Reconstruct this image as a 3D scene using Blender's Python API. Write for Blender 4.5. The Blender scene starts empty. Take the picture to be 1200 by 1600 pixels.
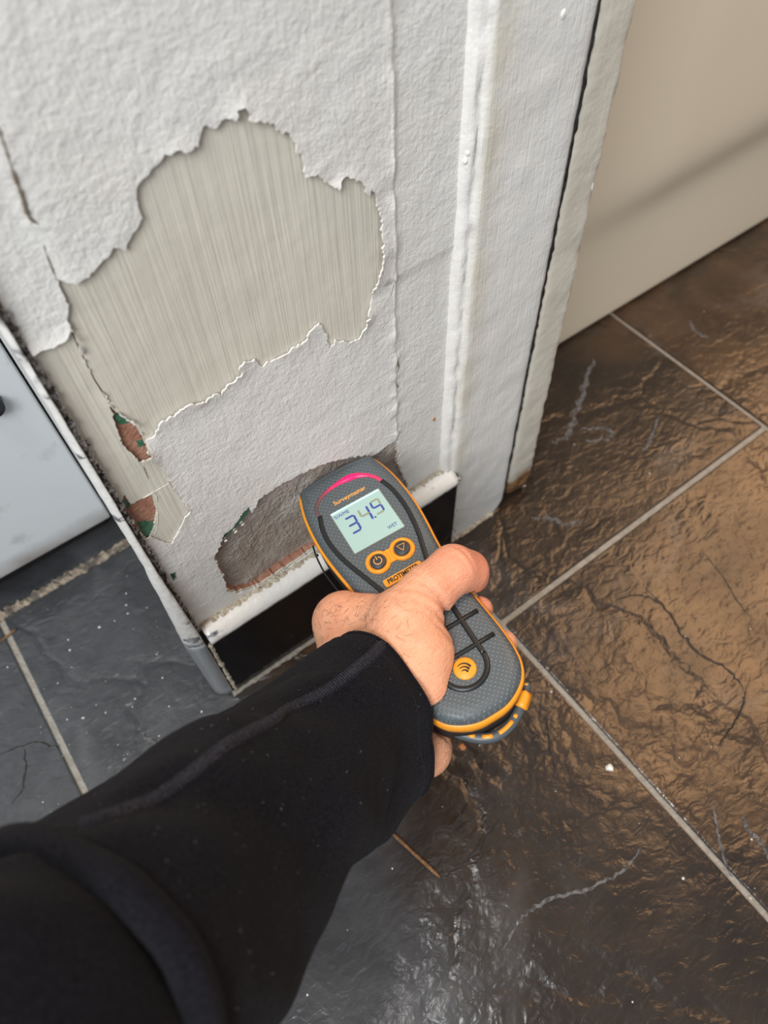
import bpy, bmesh, math, random
import numpy as np
from mathutils import Vector, Matrix
from mathutils.geometry import delaunay_2d_cdt
from mathutils.bvhtree import BVHTree
random.seed(7); rng = np.random.default_rng(7)
C = bpy.context.scene.collection
PI = math.pi

# ------------------------------------------------------------------ camera
CAM_H = 0.56                                   # metres above the floor, over the world origin
YAW, PITCH, ROLL, FPX = 0.60005, 0.99615, 0.04658, 1127.95
def cam_rows():
    f = np.array([math.sin(YAW)*math.cos(PITCH), math.cos(YAW)*math.cos(PITCH), -math.sin(PITCH)])
    r = np.cross(f, [0, 0, 1]); r /= np.linalg.norm(r); d = np.cross(f, r)
    c, s = math.cos(ROLL), math.sin(ROLL)
    return np.array([c*r+s*d, -s*r+c*d, f])
RR = cam_rows(); EYE = np.array([0, 0, CAM_H])
cd = bpy.data.cameras.new('camera'); cam = bpy.data.objects.new('camera', cd); C.objects.link(cam)
cam.matrix_world = Matrix([[RR[0][i], -RR[1][i], -RR[2][i], EYE[i]] for i in range(3)] + [[0, 0, 0, 1]])
cd.sensor_fit = 'VERTICAL'; cd.sensor_height = 9.8; cd.sensor_width = 7.35; cd.lens = FPX/1600*9.8
cd.clip_start = 0.01; cd.clip_end = 50
cd.dof.use_dof = True; cd.dof.focus_distance = 0.40; cd.dof.aperture_fstop = 2.0
bpy.context.scene.camera = cam

# ------------------------------------------------------------------ world, lights, exposure
sc = bpy.context.scene
w = bpy.data.worlds.new('world'); sc.world = w; w.use_nodes = True
w.node_tree.nodes['Background'].inputs[0].default_value = (0.93, 0.96, 1.0, 1)
w.node_tree.nodes['Background'].inputs[1].default_value = 0.40
def area(name, loc, target, sx, sy, power, col):
    l = bpy.data.lights.new(name, 'AREA'); l.shape = 'RECTANGLE'; l.size = sx; l.size_y = sy
    l.energy = power; l.color = col
    o = bpy.data.objects.new(name, l); C.objects.link(o); o.location = loc
    o.rotation_euler = (Vector(target)-Vector(loc)).to_track_quat('-Z', 'Y').to_euler()
    return o
area('window_light', (-1.15, -0.75, 1.75), (0.1, 0.25, 0.3), 1.0, 1.1, 50, (0.96, 0.98, 1.0))
area('ceiling_light', (-0.31, 0.13, 2.1), (-0.31, 0.13, 0), 0.22, 0.22, 10, (1.0, 0.97, 0.93))
wl = area('warm_lamp', (2.06, 0.37, 2.0), (2.06, 0.37, 0), 2.2, 0.72, 36, (1.0, 0.56, 0.26)); wl.rotation_euler = (0, 0, 0.30)
vs = sc.view_settings
vs.view_transform = 'Standard'; vs.look = 'None'; vs.gamma = 1.0; vs.use_curve_mapping = False; vs.exposure = 0.0

# ------------------------------------------------------------------ pixel -> place helpers (measured from the photograph)
def ray(x, y): return np.array([(x-600)/FPX, (y-800)/FPX, 1.0]) @ RR
def at_y(x, y, Y): d = ray(x, y); return EYE + d*(Y/d[1])
def at_z(x, y, z): d = ray(x, y); return EYE + d*((z-CAM_H)/d[2])
def at_d(x, y, dep): return EYE + ray(x, y)*dep
def project(P):
    q = (np.asarray(P)-EYE) @ RR.T
    return np.stack([600+FPX*q[..., 0]/q[..., 2], 800+FPX*q[..., 1]/q[..., 2]], -1)

# ------------------------------------------------------------------ node helpers
class NT:
    def __init__(s, name):
        s.m = bpy.data.materials.new(name); s.m.use_nodes = True; s.t = s.m.node_tree
        s.b = s.t.nodes['Principled BSDF']; s.co = s.t.nodes.new('ShaderNodeTexCoord').outputs['Object']
    def link(s, a, b): s.t.links.new(a, b)
    def put(s, sock, v):
        if hasattr(v, 'links') or isinstance(v, bpy.types.NodeSocket): s.link(v, sock)
        else: sock.default_value = v
    def map(s, scale=(1, 1, 1), rot=(0, 0, 0), loc=(0, 0, 0), src=None):
        n = s.t.nodes.new('ShaderNodeMapping'); s.link(src or s.co, n.inputs[0])
        n.inputs['Scale'].default_value = scale; n.inputs['Rotation'].default_value = rot; n.inputs['Location'].default_value = loc
        return n.outputs[0]
    def noise(s, scale, detail=3, rough=0.5, src=None, dist=0.0):
        n = s.t.nodes.new('ShaderNodeTexNoise'); s.link(src or s.co, n.inputs['Vector'])
        n.inputs['Scale'].default_value = scale; n.inputs['Detail'].default_value = detail
        n.inputs['Roughness'].default_value = rough; n.inputs['Distortion'].default_value = dist
        return n.outputs['Fac']
    def vor(s, scale, feature='F1', src=None, rand=1.0):
        n = s.t.nodes.new('ShaderNodeTexVoronoi'); n.feature = feature; s.link(src or s.co, n.inputs['Vector'])
        n.inputs['Scale'].default_value = scale; n.inputs['Randomness'].default_value = rand
        return n.outputs['Distance']
    def ramp(s, fac, stops):
        n = s.t.nodes.new('ShaderNodeValToRGB'); s.link(fac, n.inputs[0]); e = n.color_ramp.elements
        while len(e) < len(stops): e.new(0.5)
        for i, (p, c) in enumerate(stops):
            e[i].position = p; e[i].color = (c, c, c, 1) if not hasattr(c, '__len__') else (*c, 1)
        return n.outputs[0]
    def math(s, op, a, b=0.0, c=None):
        n = s.t.nodes.new('ShaderNodeMath'); n.operation = op; s.put(n.inputs[0], a); s.put(n.inputs[1], b)
        if c is not None: s.put(n.inputs[2], c)
        return n.outputs[0]
    def mix(s, fac, a, b):
        n = s.t.nodes.new('ShaderNodeMix'); n.data_type = 'RGBA'; s.put(n.inputs[0], fac)
        s.put(n.inputs[6], a if not isinstance(a, tuple) else (*a, 1)[:4]); s.put(n.inputs[7], b if not isinstance(b, tuple) else (*b, 1)[:4])
        return n.outputs[2]
    def sep(s, src=None):
        n = s.t.nodes.new('ShaderNodeSeparateXYZ'); s.link(src or s.co, n.inputs[0]); return n.outputs
    def bump(s, h, dist, strength=1.0, normal=None):
        n = s.t.nodes.new('ShaderNodeBump'); s.link(h, n.inputs['Height']); n.inputs['Distance'].default_value = dist
        n.inputs['Strength'].default_value = strength
        if normal: s.link(normal, n.inputs['Normal'])
        s.link(n.outputs[0], s.b.inputs['Normal']); return n.outputs[0]
    def set(s, **k):
        nm = dict(col='Base Color', rough='Roughness', metal='Metallic', spec='Specular IOR Level', sss='Subsurface Weight', coat='Coat Weight', sheen='Sheen Weight')
        for a, v in k.items():
            if a == 'col' and isinstance(v, tuple): v = (*v, 1)
            s.put(s.b.inputs[nm[a]], v)
        return s
def plain(name, col, rough=0.5, metal=0.0, **k):
    n = NT(name).set(col=col, rough=rough, metal=metal, **k); return n.m

# ------------------------------------------------------------------ materials
def m_white_paint(name, bumpy, strokes, tint=(0.775, 0.768, 0.735), aged=False):
    n = NT(name); blot = n.noise(9, 3)
    c = n.mix(n.ramp(blot, [(0.35, 0.0), (0.7, 1.0)]), tint, (tint[0]*0.97, tint[1]*0.945, tint[2]*0.92))
    if aged:      # yellowed paint along the worn left arris
        x = n.sep()[0]
        e = n.math('MULTIPLY', n.ramp(n.math('MULTIPLY', n.math('SUBTRACT', x, 0.228), 40.0), [(0.0, 0.0), (0.16, 0.9), (0.4, 0.55), (0.8, 0.0)]), n.ramp(n.noise(26, 3), [(0.35, 0.15), (0.6, 1)]))
        c = n.mix(e, c, (0.64, 0.60, 0.49))
    sp = n.ramp(n.noise(420, 1), [(0.76, 0.0), (0.80, 0.35)])
    n.set(col=n.mix(sp, c, (0.45, 0.42, 0.36)), rough=0.42, spec=0.4)
    st = n.noise(1.0, 3, 0.6, n.map((650, 650, 22)))
    h = n.math('ADD', n.math('MULTIPLY', n.noise(330, 4, 0.6, dist=0.3), bumpy), n.math('MULTIPLY', st, strokes))
    h = n.math('ADD', h, n.math('MULTIPLY', n.noise(90, 3, 0.5), 0.8*bumpy+0.3))
    n.bump(h, 0.0008); return n.m
M_WHITE = m_white_paint('white_paint', 0.9, 0.26)
M_ARCH = m_white_paint('architrave_paint', 0.45, 0.46, (0.80, 0.795, 0.765), True)
def m_cream():
    n = NT('old_cream_paint'); b = n.noise(14, 4)
    c = n.mix(n.ramp(b, [(0.35, 0), (0.68, 1)]), (0.70, 0.665, 0.565), (0.65, 0.615, 0.52))
    st = n.noise(1.0, 3, 0.6, n.map((900, 900, 16), (0, 0.06, 0)))
    st2 = n.noise(1.0, 2, 0.5, n.map((330, 330, 9), (0, 0.03, 0)))
    n.set(col=n.mix(n.ramp(st, [(0.5, 0.0), (0.72, 0.22)]), c, (0.76, 0.725, 0.63)), rough=0.46)
    n.bump(n.math('ADD', n.math('ADD', n.math('MULTIPLY', st, 0.32), n.math('MULTIPLY', st2, 0.5)), n.math('MULTIPLY', n.noise(70, 2), 0.5)), 0.0011); return n.m
M_CREAM = m_cream()
def m_strip():      # jamb strip beside the crack: yellower paint, rot at the foot
    n = NT('aged_cream_paint'); z = n.sep()[2]; b = n.noise(40, 4)
    c = n.mix(n.ramp(b, [(0.35, 0), (0.65, 1)]), (0.66, 0.62, 0.53), (0.60, 0.56, 0.47))
    rot = n.ramp(n.math('SUBTRACT', n.math('ADD', 0.5, n.math('MULTIPLY', n.math('SUBTRACT', b, 0.5), 0.5)), n.math('MULTIPLY', z, 12.0)), [(0.06, 0), (0.22, 1)])
    c = n.mix(rot, c, n.mix(n.ramp(n.noise(120, 3), [(0.4, 0), (0.6, 1)]), (0.30, 0.155, 0.055), (0.10, 0.05, 0.03)))
    n.set(col=c, rough=0.5); n.bump(n.math('ADD', n.noise(130, 3), n.math('MULTIPLY', n.noise(1, 3, 0.5, n.map((420, 420, 30))), 0.35)), 0.0006); return n.m
M_STRIP = m_strip()
def m_terracotta():
    n = NT('terracotta_undercoat')
    n.set(col=n.mix(n.ramp(n.noise(240, 3), [(0.4, 0), (0.62, 1)]), (0.36, 0.165, 0.105), (0.44, 0.235, 0.16)), rough=0.75)
    n.bump(n.noise(330, 3), 0.0012); return n.m
M_TERRA = m_terracotta()
M_GREEN = NT('old_green_paint'); M_GREEN.set(col=M_GREEN.mix(M_GREEN.ramp(M_GREEN.noise(300, 3), [(0.4, 0), (0.6, 1)]), (0.045, 0.14, 0.075), (0.09, 0.22, 0.14)), rough=0.5); M_GREEN.bump(M_GREEN.noise(300, 2), 0.0006); M_GREEN = M_GREEN.m
def m_plaster():
    n = NT('damp_plaster'); b = n.noise(30, 5, 0.6)
    c = n.mix(n.ramp(b, [(0.38, 0), (0.62, 1)]), (0.50, 0.45, 0.40), (0.38, 0.31, 0.25))
    c = n.mix(n.ramp(n.noise(160, 3, 0.6), [(0.56, 0), (0.70, 0.7)]), c, (0.50, 0.47, 0.43))
    n.set(col=c, rough=0.62); n.bump(n.math('ADD', n.noise(110, 5, 0.6), n.noise(400, 3)), 0.0022); return n.m
M_PLASTER = m_plaster()
def m_mortar(name, a, b, sc_=260):
    n = NT(name); n.set(col=n.mix(n.ramp(n.noise(sc_, 4, 0.65), [(0.42, 0), (0.58, 1)]), a, b), rough=0.9)
    n.bump(n.noise(420, 4, 0.6), 0.002); return n.m
M_CAULK = m_mortar('crumbly_filler', (0.60, 0.55, 0.44), (0.42, 0.35, 0.26))
M_DARKM = m_mortar('dark_crumbly_mortar', (0.025, 0.023, 0.024), (0.42, 0.41, 0.40), 330)
M_GROUT = m_mortar('grout', (0.30, 0.27, 0.225), (0.36, 0.33, 0.285), 160)
M_RAGGED = m_mortar('rough_mortar', (0.33, 0.27, 0.20), (0.10, 0.085, 0.07), 120)
def m_trim():
    n = NT('painted_trim'); b = n.noise(1, 4, 0.6, n.map((28, 60, 60)))
    bare = n.ramp(b, [(0.62, 0), (0.68, 1)])
    n.set(col=n.mix(bare, (0.78, 0.765, 0.72), (0.62, 0.64, 0.66)), rough=n.mix(bare, (0.32, 0.32, 0.32), (0.22, 0.22, 0.22)), metal=n.math('MULTIPLY', bare, 0.85))
    n.bump(n.noise(160, 3), 0.0007); return n.m
M_TRIM = m_trim()
M_CHROME = NT('worn_chrome'); M_CHROME.set(col=(0.58, 0.60, 0.62), rough=0.42, metal=0.75); M_CHROME.bump(M_CHROME.noise(90, 3), 0.0004); M_CHROME = M_CHROME.m
M_BLACKT = NT('black_glazed_tile'); M_BLACKT.set(col=(0.008, 0.008, 0.009), rough=0.14); M_BLACKT.bump(M_BLACKT.noise(30, 2), 0.0004); M_BLACKT = M_BLACKT.m
def m_slate():
    n = NT('slate_tile'); x, y, z = n.sep()
    big = n.noise(5.0, 5, 0.62, dist=0.8); mid = n.noise(16, 5, 0.6, dist=0.5)
    # brown right, blue-grey left: cool and warm reflections painted into the slate's own tones
    side = n.ramp(n.math('ADD', x, n.math('MULTIPLY', n.math('SUBTRACT', big, 0.5), 0.20)), [(-0.07, 0), (0.06, 1)])
    grey = n.mix(n.ramp(mid, [(0.35, 0), (0.7, 1)]), (0.036, 0.037, 0.040), (0.064, 0.066, 0.070))
    brown = n.mix(n.ramp(mid, [(0.35, 0), (0.68, 1)]), (0.016, 0.012, 0.010), (0.031, 0.022, 0.016))
    warm_tint = n.ramp(n.math('ADD', n.noise(4.2, 3, 0.55, n.map(loc=(0.4, 2.3, 0.7)), 0.4), n.math('MULTIPLY', x, 0.42)), [(0.60, 0), (0.70, 1)])
    brown = n.mix(n.math('MULTIPLY', warm_tint, 0.85), brown, n.mix(n.ramp(mid, [(0.4, 0), (0.65, 1)]), (0.040, 0.025, 0.015), (0.085, 0.050, 0.026)))
    c = n.mix(side, grey, brown)
    ed = n.vor(7.5, 'DISTANCE_TO_EDGE', n.mix(0.12, n.co, n.ramp(n.noise(14, 4, 0.6), [(0, 0), (1, 1)])))
    nv = n.t.nodes.new('ShaderNodeTexNoise'); n.link(n.co, nv.inputs['Vector']); nv.inputs['Scale'].default_value = 11; nv.inputs['Detail'].default_value = 5
    ed = n.vor(4.6, 'DISTANCE_TO_EDGE', n.mix(0.10, n.co, nv.outputs['Color']))
    vein = n.math('MULTIPLY', n.ramp(ed, [(0.0, 1.0), (0.035, 0.0)]), n.ramp(n.noise(9, 2), [(0.46, 0), (0.62, 1)]))
    n.set(col=n.mix(n.math('MULTIPLY', vein, 0.15), c, (0.20, 0.205, 0.21)), spec=0.5)
    n.set(rough=n.ramp(n.noise(22, 4), [(0.3, 0.17), (0.7, 0.31)]))
    nv2 = n.t.nodes.new('ShaderNodeTexNoise'); n.link(n.co, nv2.inputs['Vector']); nv2.inputs['Scale'].default_value = 8; nv2.inputs['Detail'].default_value = 5
    crack = n.ramp(n.vor(5.2, 'DISTANCE_TO_EDGE', n.mix(0.16, n.map(loc=(3, 1, 0)), nv2.outputs['Color'])), [(0.0, 0.0), (0.03, 1.0)])
    rip = n.noise(1, 3, 0.5, n.map((75, 120, 1), (0, 0, 0.5)), 0.8)
    h = n.math('ADD', n.math('MULTIPLY', n.noise(19, 4, 0.46, dist=0.5), 1.0), n.math('MULTIPLY', rip, 0.36))
    h = n.math('ADD', h, n.math('MULTIPLY', crack, 0.22))
    n.bump(h, 0.0029, 0.85); return n.m
M_SLATE = m_slate()
THUMB_TIP = tuple(at_z(735, 885, 0.20))
def m_skin():
    n = NT('skin'); b = n.noise(45, 4, 0.55); sp = n.noise(240, 3)
    c = n.mix(n.ramp(b, [(0.35, 0), (0.68, 1)]), (0.90, 0.445, 0.262), (0.78, 0.345, 0.20))
    c = n.mix(n.ramp(sp, [(0.42, 0), (0.75, 0.35)]), c, (0.92, 0.53, 0.34))
    tip = n.t.nodes.new('ShaderNodeVectorMath'); tip.operation = 'DISTANCE'; n.link(n.co, tip.inputs[0]); tip.inputs[1].default_value = THUMB_TIP
    c = n.mix(n.ramp(tip.outputs['Value'], [(0.012, 0.75), (0.042, 0.0)]), c, (0.76, 0.285, 0.18))
    n.set(col=c, rough=0.45, sss=0.12, spec=0.38)
    n.b.inputs['Subsurface Radius'].default_value = (0.9, 0.35, 0.2); n.b.inputs['Subsurface Scale'].default_value = 0.004
    pore = n.vor(900, 'DISTANCE_TO_EDGE'); wr = n.noise(1, 4, 0.6, n.map((150, 620, 420), (0.2, 0.1, -0.75)))
    n.bump(n.math('ADD', n.math('MULTIPLY', n.ramp(pore, [(0, 0), (0.3, 1)]), 0.22), n.math('MULTIPLY', wr, 1.0)), 0.0008); return n.m
M_SKIN = m_skin()
def m_fabric(name, col):
    n = NT(name); wv = n.noise(1, 2, 0.5, n.map((1500, 1500, 1500)))
    n.set(col=n.mix(n.ramp(n.noise(900, 3, 0.7), [(0.38, 0), (0.70, 1)]), tuple(v*0.7 for v in col), tuple(v*2.4 for v in col)), rough=0.95, spec=0.08, sheen=0.04)
    n.b.inputs['Sheen Roughness'].default_value = 0.5
    n.bump(n.math('ADD', wv, n.math('MULTIPLY', n.noise(90, 3), 0.8)), 0.0011); return n.m
M_FAB = m_fabric('black_sweatshirt_fabric', (0.0055, 0.0055, 0.0080))
M_SEAM = m_fabric('seam_thread', (0.020, 0.020, 0.026))
M_STITCH = m_fabric('stitch_thread', (0.035, 0.035, 0.045))
M_LINT = plain('lint', (0.30, 0.31, 0.34), 0.9)
M_HAIR = plain('dark_hair', (0.06, 0.035, 0.025), 0.5)
M_NAIL = plain('nail', (0.68, 0.38, 0.28), 0.3)
def m_casing():
    n = NT('dimpled_grey_plastic')
    v = n.vor(430, 'F1', n.map((1, 1, 0.0), (0, 0, 0.785)), 0.0)
    dot = n.ramp(v, [(0.12, 1.0), (0.34, 0.0)])
    n.set(col=n.mix(n.math('MULTIPLY', dot, 0.6), (0.085, 0.102, 0.110), (0.16, 0.185, 0.20)), rough=0.42, spec=0.5)
    n.bump(dot, 0.00035, 0.8); return n.m
M_CASE = m_casing()
M_CASE2 = plain('smooth_grey_plastic', (0.075, 0.09, 0.10), 0.38)
M_ORANGE = plain('orange_rubber', (0.86, 0.33, 0.022), 0.36)
M_BLKR = plain('black_rubber', (0.012, 0.013, 0.014), 0.35)
M_BTN = plain('charcoal_button', (0.03, 0.035, 0.04), 0.45)
M_DARK = plain('dark_void', (0.012, 0.009, 0.008), 0.7)
M_ICON = plain('orange_print', (0.85, 0.42, 0.10), 0.4)
M_INK = plain('black_print', (0.02, 0.018, 0.012), 0.5)
M_LCDINK = plain('lcd_blue_segment', (0.045, 0.06, 0.30), 0.5)
M_LCDOLIVE = plain('lcd_faint_segment', (0.27, 0.30, 0.20), 0.5)
M_LCD = NT('lcd_screen'); M_LCD.set(col=(0.36, 0.52, 0.48), rough=0.2, spec=0.4)
M_LCD.b.inputs['Emission Color'].default_value = (0.42, 0.66, 0.62, 1); M_LCD.b.inputs['Emission Strength'].default_value = 0.06; M_LCD = M_LCD.m  # weak glow added; the screen itself only reflects light
M_LCDEDGE = NT('lcd_lit_edge'); M_LCDEDGE.set(col=(0.5, 0.8, 0.85)); M_LCDEDGE.b.inputs['Emission Color'].default_value = (0.45, 0.9, 1, 1); M_LCDEDGE.b.inputs['Emission Strength'].default_value = 0.45; M_LCDEDGE = M_LCDEDGE.m
def m_glow():       # light guide lit red by the lamp at its top, dying away to the sides
    n = NT('red_light_guide'); x, y, z = n.sep()
    g = n.ramp(n.math('ABSOLUTE', n.math('SUBTRACT', x, 0.006)), [(0.0, 1.0), (0.010, 0.75), (0.021, 0.12), (0.028, 0.0)])
    n.set(col=n.mix(g, (0.13, 0.075, 0.075), (0.75, 0.01, 0.10)), rough=0.2)
    n.b.inputs['Emission Color'].default_value = (1.0, 0.0, 0.13, 1); n.link(n.math('MULTIPLY', g, 0.75), n.b.inputs['Emission Strength']); return n.m
M_GLOW = m_glow()
M_STEEL = plain('steel_pin', (0.6, 0.6, 0.6), 0.25, 1.0)
M_CREAMP = NT('cream_panel'); M_CREAMP.set(col=(0.80, 0.69, 0.525), rough=0.32, spec=0.35); M_CREAMP = M_CREAMP.m
def m_enamel():
    n = NT('dirty_white_enamel'); d = n.ramp(n.noise(38, 4, 0.6), [(0.60, 0), (0.74, 0.45)])
    x, y, z = n.sep()
    low = n.ramp(n.math('ADD', z, n.math('MULTIPLY', n.noise(30, 4), 0.03)), [(0.055, 1.0), (0.075, 0.0)])
    c = n.mix(d, (0.60, 0.625, 0.635), (0.33, 0.33, 0.32))
    n.set(col=n.mix(n.math('MULTIPLY', low, 0.7), c, (0.16, 0.11, 0.08)), rough=0.35); return n.m
M_ENAMEL = m_enamel()
M_CHIP = plain('white_paint_chip', (0.72, 0.70, 0.66), 0.6)
M_RUSTY = plain('orange_grit', (0.38, 0.15, 0.05), 0.7)
M_WOOD = m_mortar('splinter_wood', (0.26, 0.135, 0.055), (0.15, 0.08, 0.035), 300)
M_WALL = plain('room_wall_paint', (0.62, 0.60, 0.56), 0.7)

# ------------------------------------------------------------------ object helpers
def tag(o, label=None, cat=None, group=None, kind=None):
    for k, v in (('label', label), ('category', cat), ('group', group), ('kind', kind)):
        if v: o[k] = v
    return o
def link(name, me, mat=None, parent=None, smooth=False):
    if mat: me.materials.append(mat)
    o = bpy.data.objects.new(name, me); C.objects.link(o)
    if smooth: me.shade_smooth()
    if parent: o.parent = parent
    return o
def mesh(name, V, F, mat=None, parent=None, smooth=False, fix=False):
    me = bpy.data.meshes.new(name)
    me.from_pydata([tuple(map(float, v)) for v in V], [], [tuple(map(int, f)) for f in F]); me.update()
    if fix:
        bm = bmesh.new(); bm.from_mesh(me); bmesh.ops.recalc_face_normals(bm, faces=bm.faces); bm.to_mesh(me); bm.free()
    return link(name, me, mat, parent, smooth)
def empty(name, loc, rot=None):
    o = bpy.data.objects.new(name, None); C.objects.link(o); o.empty_display_size = 0.02
    o.matrix_world = Matrix.Translation(loc) if rot is None else Matrix.Translation(loc) @ rot
    return o
def keep(o, parent):                       # parent without moving
    pm = Matrix.Identity(4); p = parent
    while p: pm = p.matrix_parent_inverse @ p.matrix_basis @ pm; p = p.parent
    o.parent = parent; o.matrix_parent_inverse = pm.inverted(); return o
def box(name, lo, hi, mat, parent=None, bev=0.0, seg=2):
    bm = bmesh.new(); bmesh.ops.create_cube(bm, size=1)
    for v in bm.verts: v.co = [lo[i]+(v.co[i]+0.5)*(hi[i]-lo[i]) for i in range(3)]
    if bev: bmesh.ops.bevel(bm, geom=bm.edges[:], offset=bev, segments=seg, affect='EDGES', profile=0.6)
    me = bpy.data.meshes.new(name); bm.to_mesh(me); bm.free()
    return link(name, me, mat, parent, smooth=False)
def tube_data(pts, rad, seg=8, closed=False, squash=None, cap=True):
    P = np.array(pts, float); n = len(P); rad = np.full(n, rad) if np.isscalar(rad) else np.array(rad)
    V = []; F = []
    T = np.zeros_like(P)
    for i in range(n):
        a = P[(i-1) % n] if (closed or i > 0) else P[i]; b = P[(i+1) % n] if (closed or i < n-1) else P[i]
        T[i] = (b-a)/max(1e-12, np.linalg.norm(b-a))
    up = np.array([0, 0, 1.0]) if squash is not None else np.array([0.3, 0.2, 0.93])
    for i in range(n):
        s = np.cross(T[i], up); s /= max(1e-9, np.linalg.norm(s)); u = np.cross(s, T[i])
        for k in range(seg):
            a = 2*PI*k/seg; V.append(P[i] + rad[i]*(s*math.cos(a) + u*math.sin(a)*(squash or 1)))
    for i in range(n if closed else n-1):
        j = (i+1) % n
        for k in range(seg): F.append((i*seg+k, j*seg+k, j*seg+(k+1) % seg, i*seg+(k+1) % seg))
    if not closed and cap: F += [tuple(range(seg-1, -1, -1)), tuple((n-1)*seg+k for k in range(seg))]
    return V, F
def tube(name, pts, rad, mat, parent=None, seg=8, closed=False, squash=None):
    V, F = tube_data(pts, rad, seg, closed, squash); return mesh(name, V, F, mat, parent, True, fix=True)
def smooth_path(pts, n=6):
    P = np.array(pts, float); out = []
    for i in range(len(P)-1):
        p0 = P[max(i-1, 0)]; p1 = P[i]; p2 = P[i+1]; p3 = P[min(i+2, len(P)-1)]
        for k in range(n):
            t = k/n; out.append(0.5*((2*p1)+(-p0+p2)*t+(2*p0-5*p1+4*p2-p3)*t*t+(-p0+3*p1-3*p2+p3)*t**3))
    return np.array(out+[P[-1]])
def prism(name, poly, z0, z1, mat, parent=None):     # polygon (ccw, xy) between two heights
    n = len(poly); V = [(x, y, z0) for x, y in poly]+[(x, y, z1) for x, y in poly]
    F = [tuple(range(n-1, -1, -1)), tuple(range(n, 2*n))]+[(i, (i+1) % n, n+(i+1) % n, n+i) for i in range(n)]
    return mesh(name, V, F, mat, parent, fix=True)
# value noise for real surface relief
_LAT = rng.random((64, 64))
def vnoise(x, y, f):
    x = np.asarray(x)*f; y = np.asarray(y)*f; xi = np.floor(x).astype(int); yi = np.floor(y).astype(int)
    u = x-xi; v = y-yi; u = u*u*(3-2*u); v = v*v*(3-2*v); g = lambda a, b: _LAT[a % 64, b % 64]
    return (g(xi, yi)*(1-u)+g(xi+1, yi)*u)*(1-v)+(g(xi, yi+1)*(1-u)+g(xi+1, yi+1)*u)*v-0.5
def fbm(x, y, f, o=3): return sum(vnoise(x, y, f*2**k)/2**k for k in range(o))
def pip(px, py, poly):
    inside = np.zeros(len(px), bool); n = len(poly)
    for i in range(n):
        x1, y1 = poly[i]; x2, y2 = poly[(i+1) % n]
        if y1 == y2: continue
        c = ((y1 > py) != (y2 > py)) & (px < (x2-x1)*(py-y1)/(y2-y1)+x1); inside ^= c
    return inside
def seg_dist(px, py, poly):
    d = np.full(len(px), 9.0); n = len(poly)
    for i in range(n):
        a = np.array(poly[i]); b = np.array(poly[(i+1) % n]); ab = b-a; L = max(ab@ab, 1e-14)
        t = np.clip(((px-a[0])*ab[0]+(py-a[1])*ab[1])/L, 0, 1)
        d = np.minimum(d, np.hypot(px-a[0]-t*ab[0], py-a[1]-t*ab[1]))
    return d

# ------------------------------------------------------------------ large structure: floor and its tiles
GW = 0.0052
COLS = [-1.487, -1.1455, -0.804, -0.4625, -0.1212, 0.2162, 0.5628, 0.904, 1.2455, 1.587]
TL = 0.690
fl = box('floor', (-1.5, -1.7, -0.03), (2.4, 1.6, -0.0022), M_GROUT); tag(fl, kind='structure')
for i in range(len(COLS)-1):
    y0 = 0.4133 if i % 2 == 0 else 0.1503
    for k in range(-3, 3):
        a, b = y0+k*TL, y0+(k+1)*TL
        if b < -1.6 or a > 1.5: continue
        g = GW/2 + (0.0 if i else 0)
        t = box('tile', (COLS[i]+g, a+g, -0.012), (COLS[i+1]-g, b-g, 0.0), M_SLATE, fl, 0.0014, 2)
mats_back = box('wall_back', (-1.5, 1.5, 0), (2.4, 1.6, 2.3), M_WALL); tag(mats_back, kind='structure')

# ------------------------------------------------------------------ large structure: the pier with its coats of paint
YW = 0.2455
XL, XR, ZB, ZT = 0.0075, 0.2245, 0.0985, 0.62
core = box('wall_front', (0.004, 0.2560, 0), (0.3235, 0.95, 2.3), M_PLASTER); tag(core, kind='structure')
W2 = lambda pts, Y=YW: [tuple(at_y(x, y, Y)[[0, 2]]) for x, y in pts]
def ragged(poly, step=0.0014, amp=0.0004, closed=True):
    out = []; n = len(poly)
    for i in range(n if closed else n-1):
        a = np.array(poly[i]); b = np.array(poly[(i+1) % n]); L = np.linalg.norm(b-a); m = max(1, int(L/step))
        nrm = np.array([-(b-a)[1], (b-a)[0]])/max(L, 1e-9)
        for k in range(m):
            out.append(tuple(a+(b-a)*k/m+(nrm*rng.normal()*amp if k else 0)))
    return out
MAIN = [(93,449),(85,435),(115,442),(131,432),(155,409),(176,385),(195,390),(205,363),(221,339),(213,320),(211,291),(221,278),(251,246),(272,230),(291,233),(307,227),(315,195),(336,199),(349,182),(364,186),(365,169),(384,171),(385,185),(405,186),(427,193),(429,202),(453,205),(460,230),(472,251),(475,275),(488,272),(509,282),(525,293),(536,273),(560,280),(572,304),(579,291),(587,315),(594,353),(595,406),(589,433),(581,470),(571,507),(560,531),(539,535),(525,531),(516,545),(509,521),(499,505),(483,518),(480,529),(464,542),(437,558),(408,574),(397,561),(373,571),(377,583),(368,593),(353,602),(345,617),(333,615),(320,627),(293,632),(278,643),(250,660),(247,670),(240,683),(226,690),(214,664),(180,643),(172,633),(150,597),(133,563),(117,527),(108,510),(106,480),(101,465)]
STRIP = [(40,556),(60,545),(82,540),(100,530),(108,510),(117,527),(133,563),(150,597),(172,633),(180,643),(214,664),(230,700),(240,718),(258,738),(267,757),(283,778),(297,800),(288,812),(278,834),(268,850),(252,846),(236,838),(215,850),(170,790),(120,715),(80,655)]
CAV = [(333,871),(347,847),(370,829),(393,801),(403,780),(435,759),(468,740),(505,724),(533,717),(561,712),(585,710),(608,693),(624,683),(623,721),(631,745),(640,762),(519,840),(454,884),(407,915),(370,927),(356,924),(349,903)]
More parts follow.
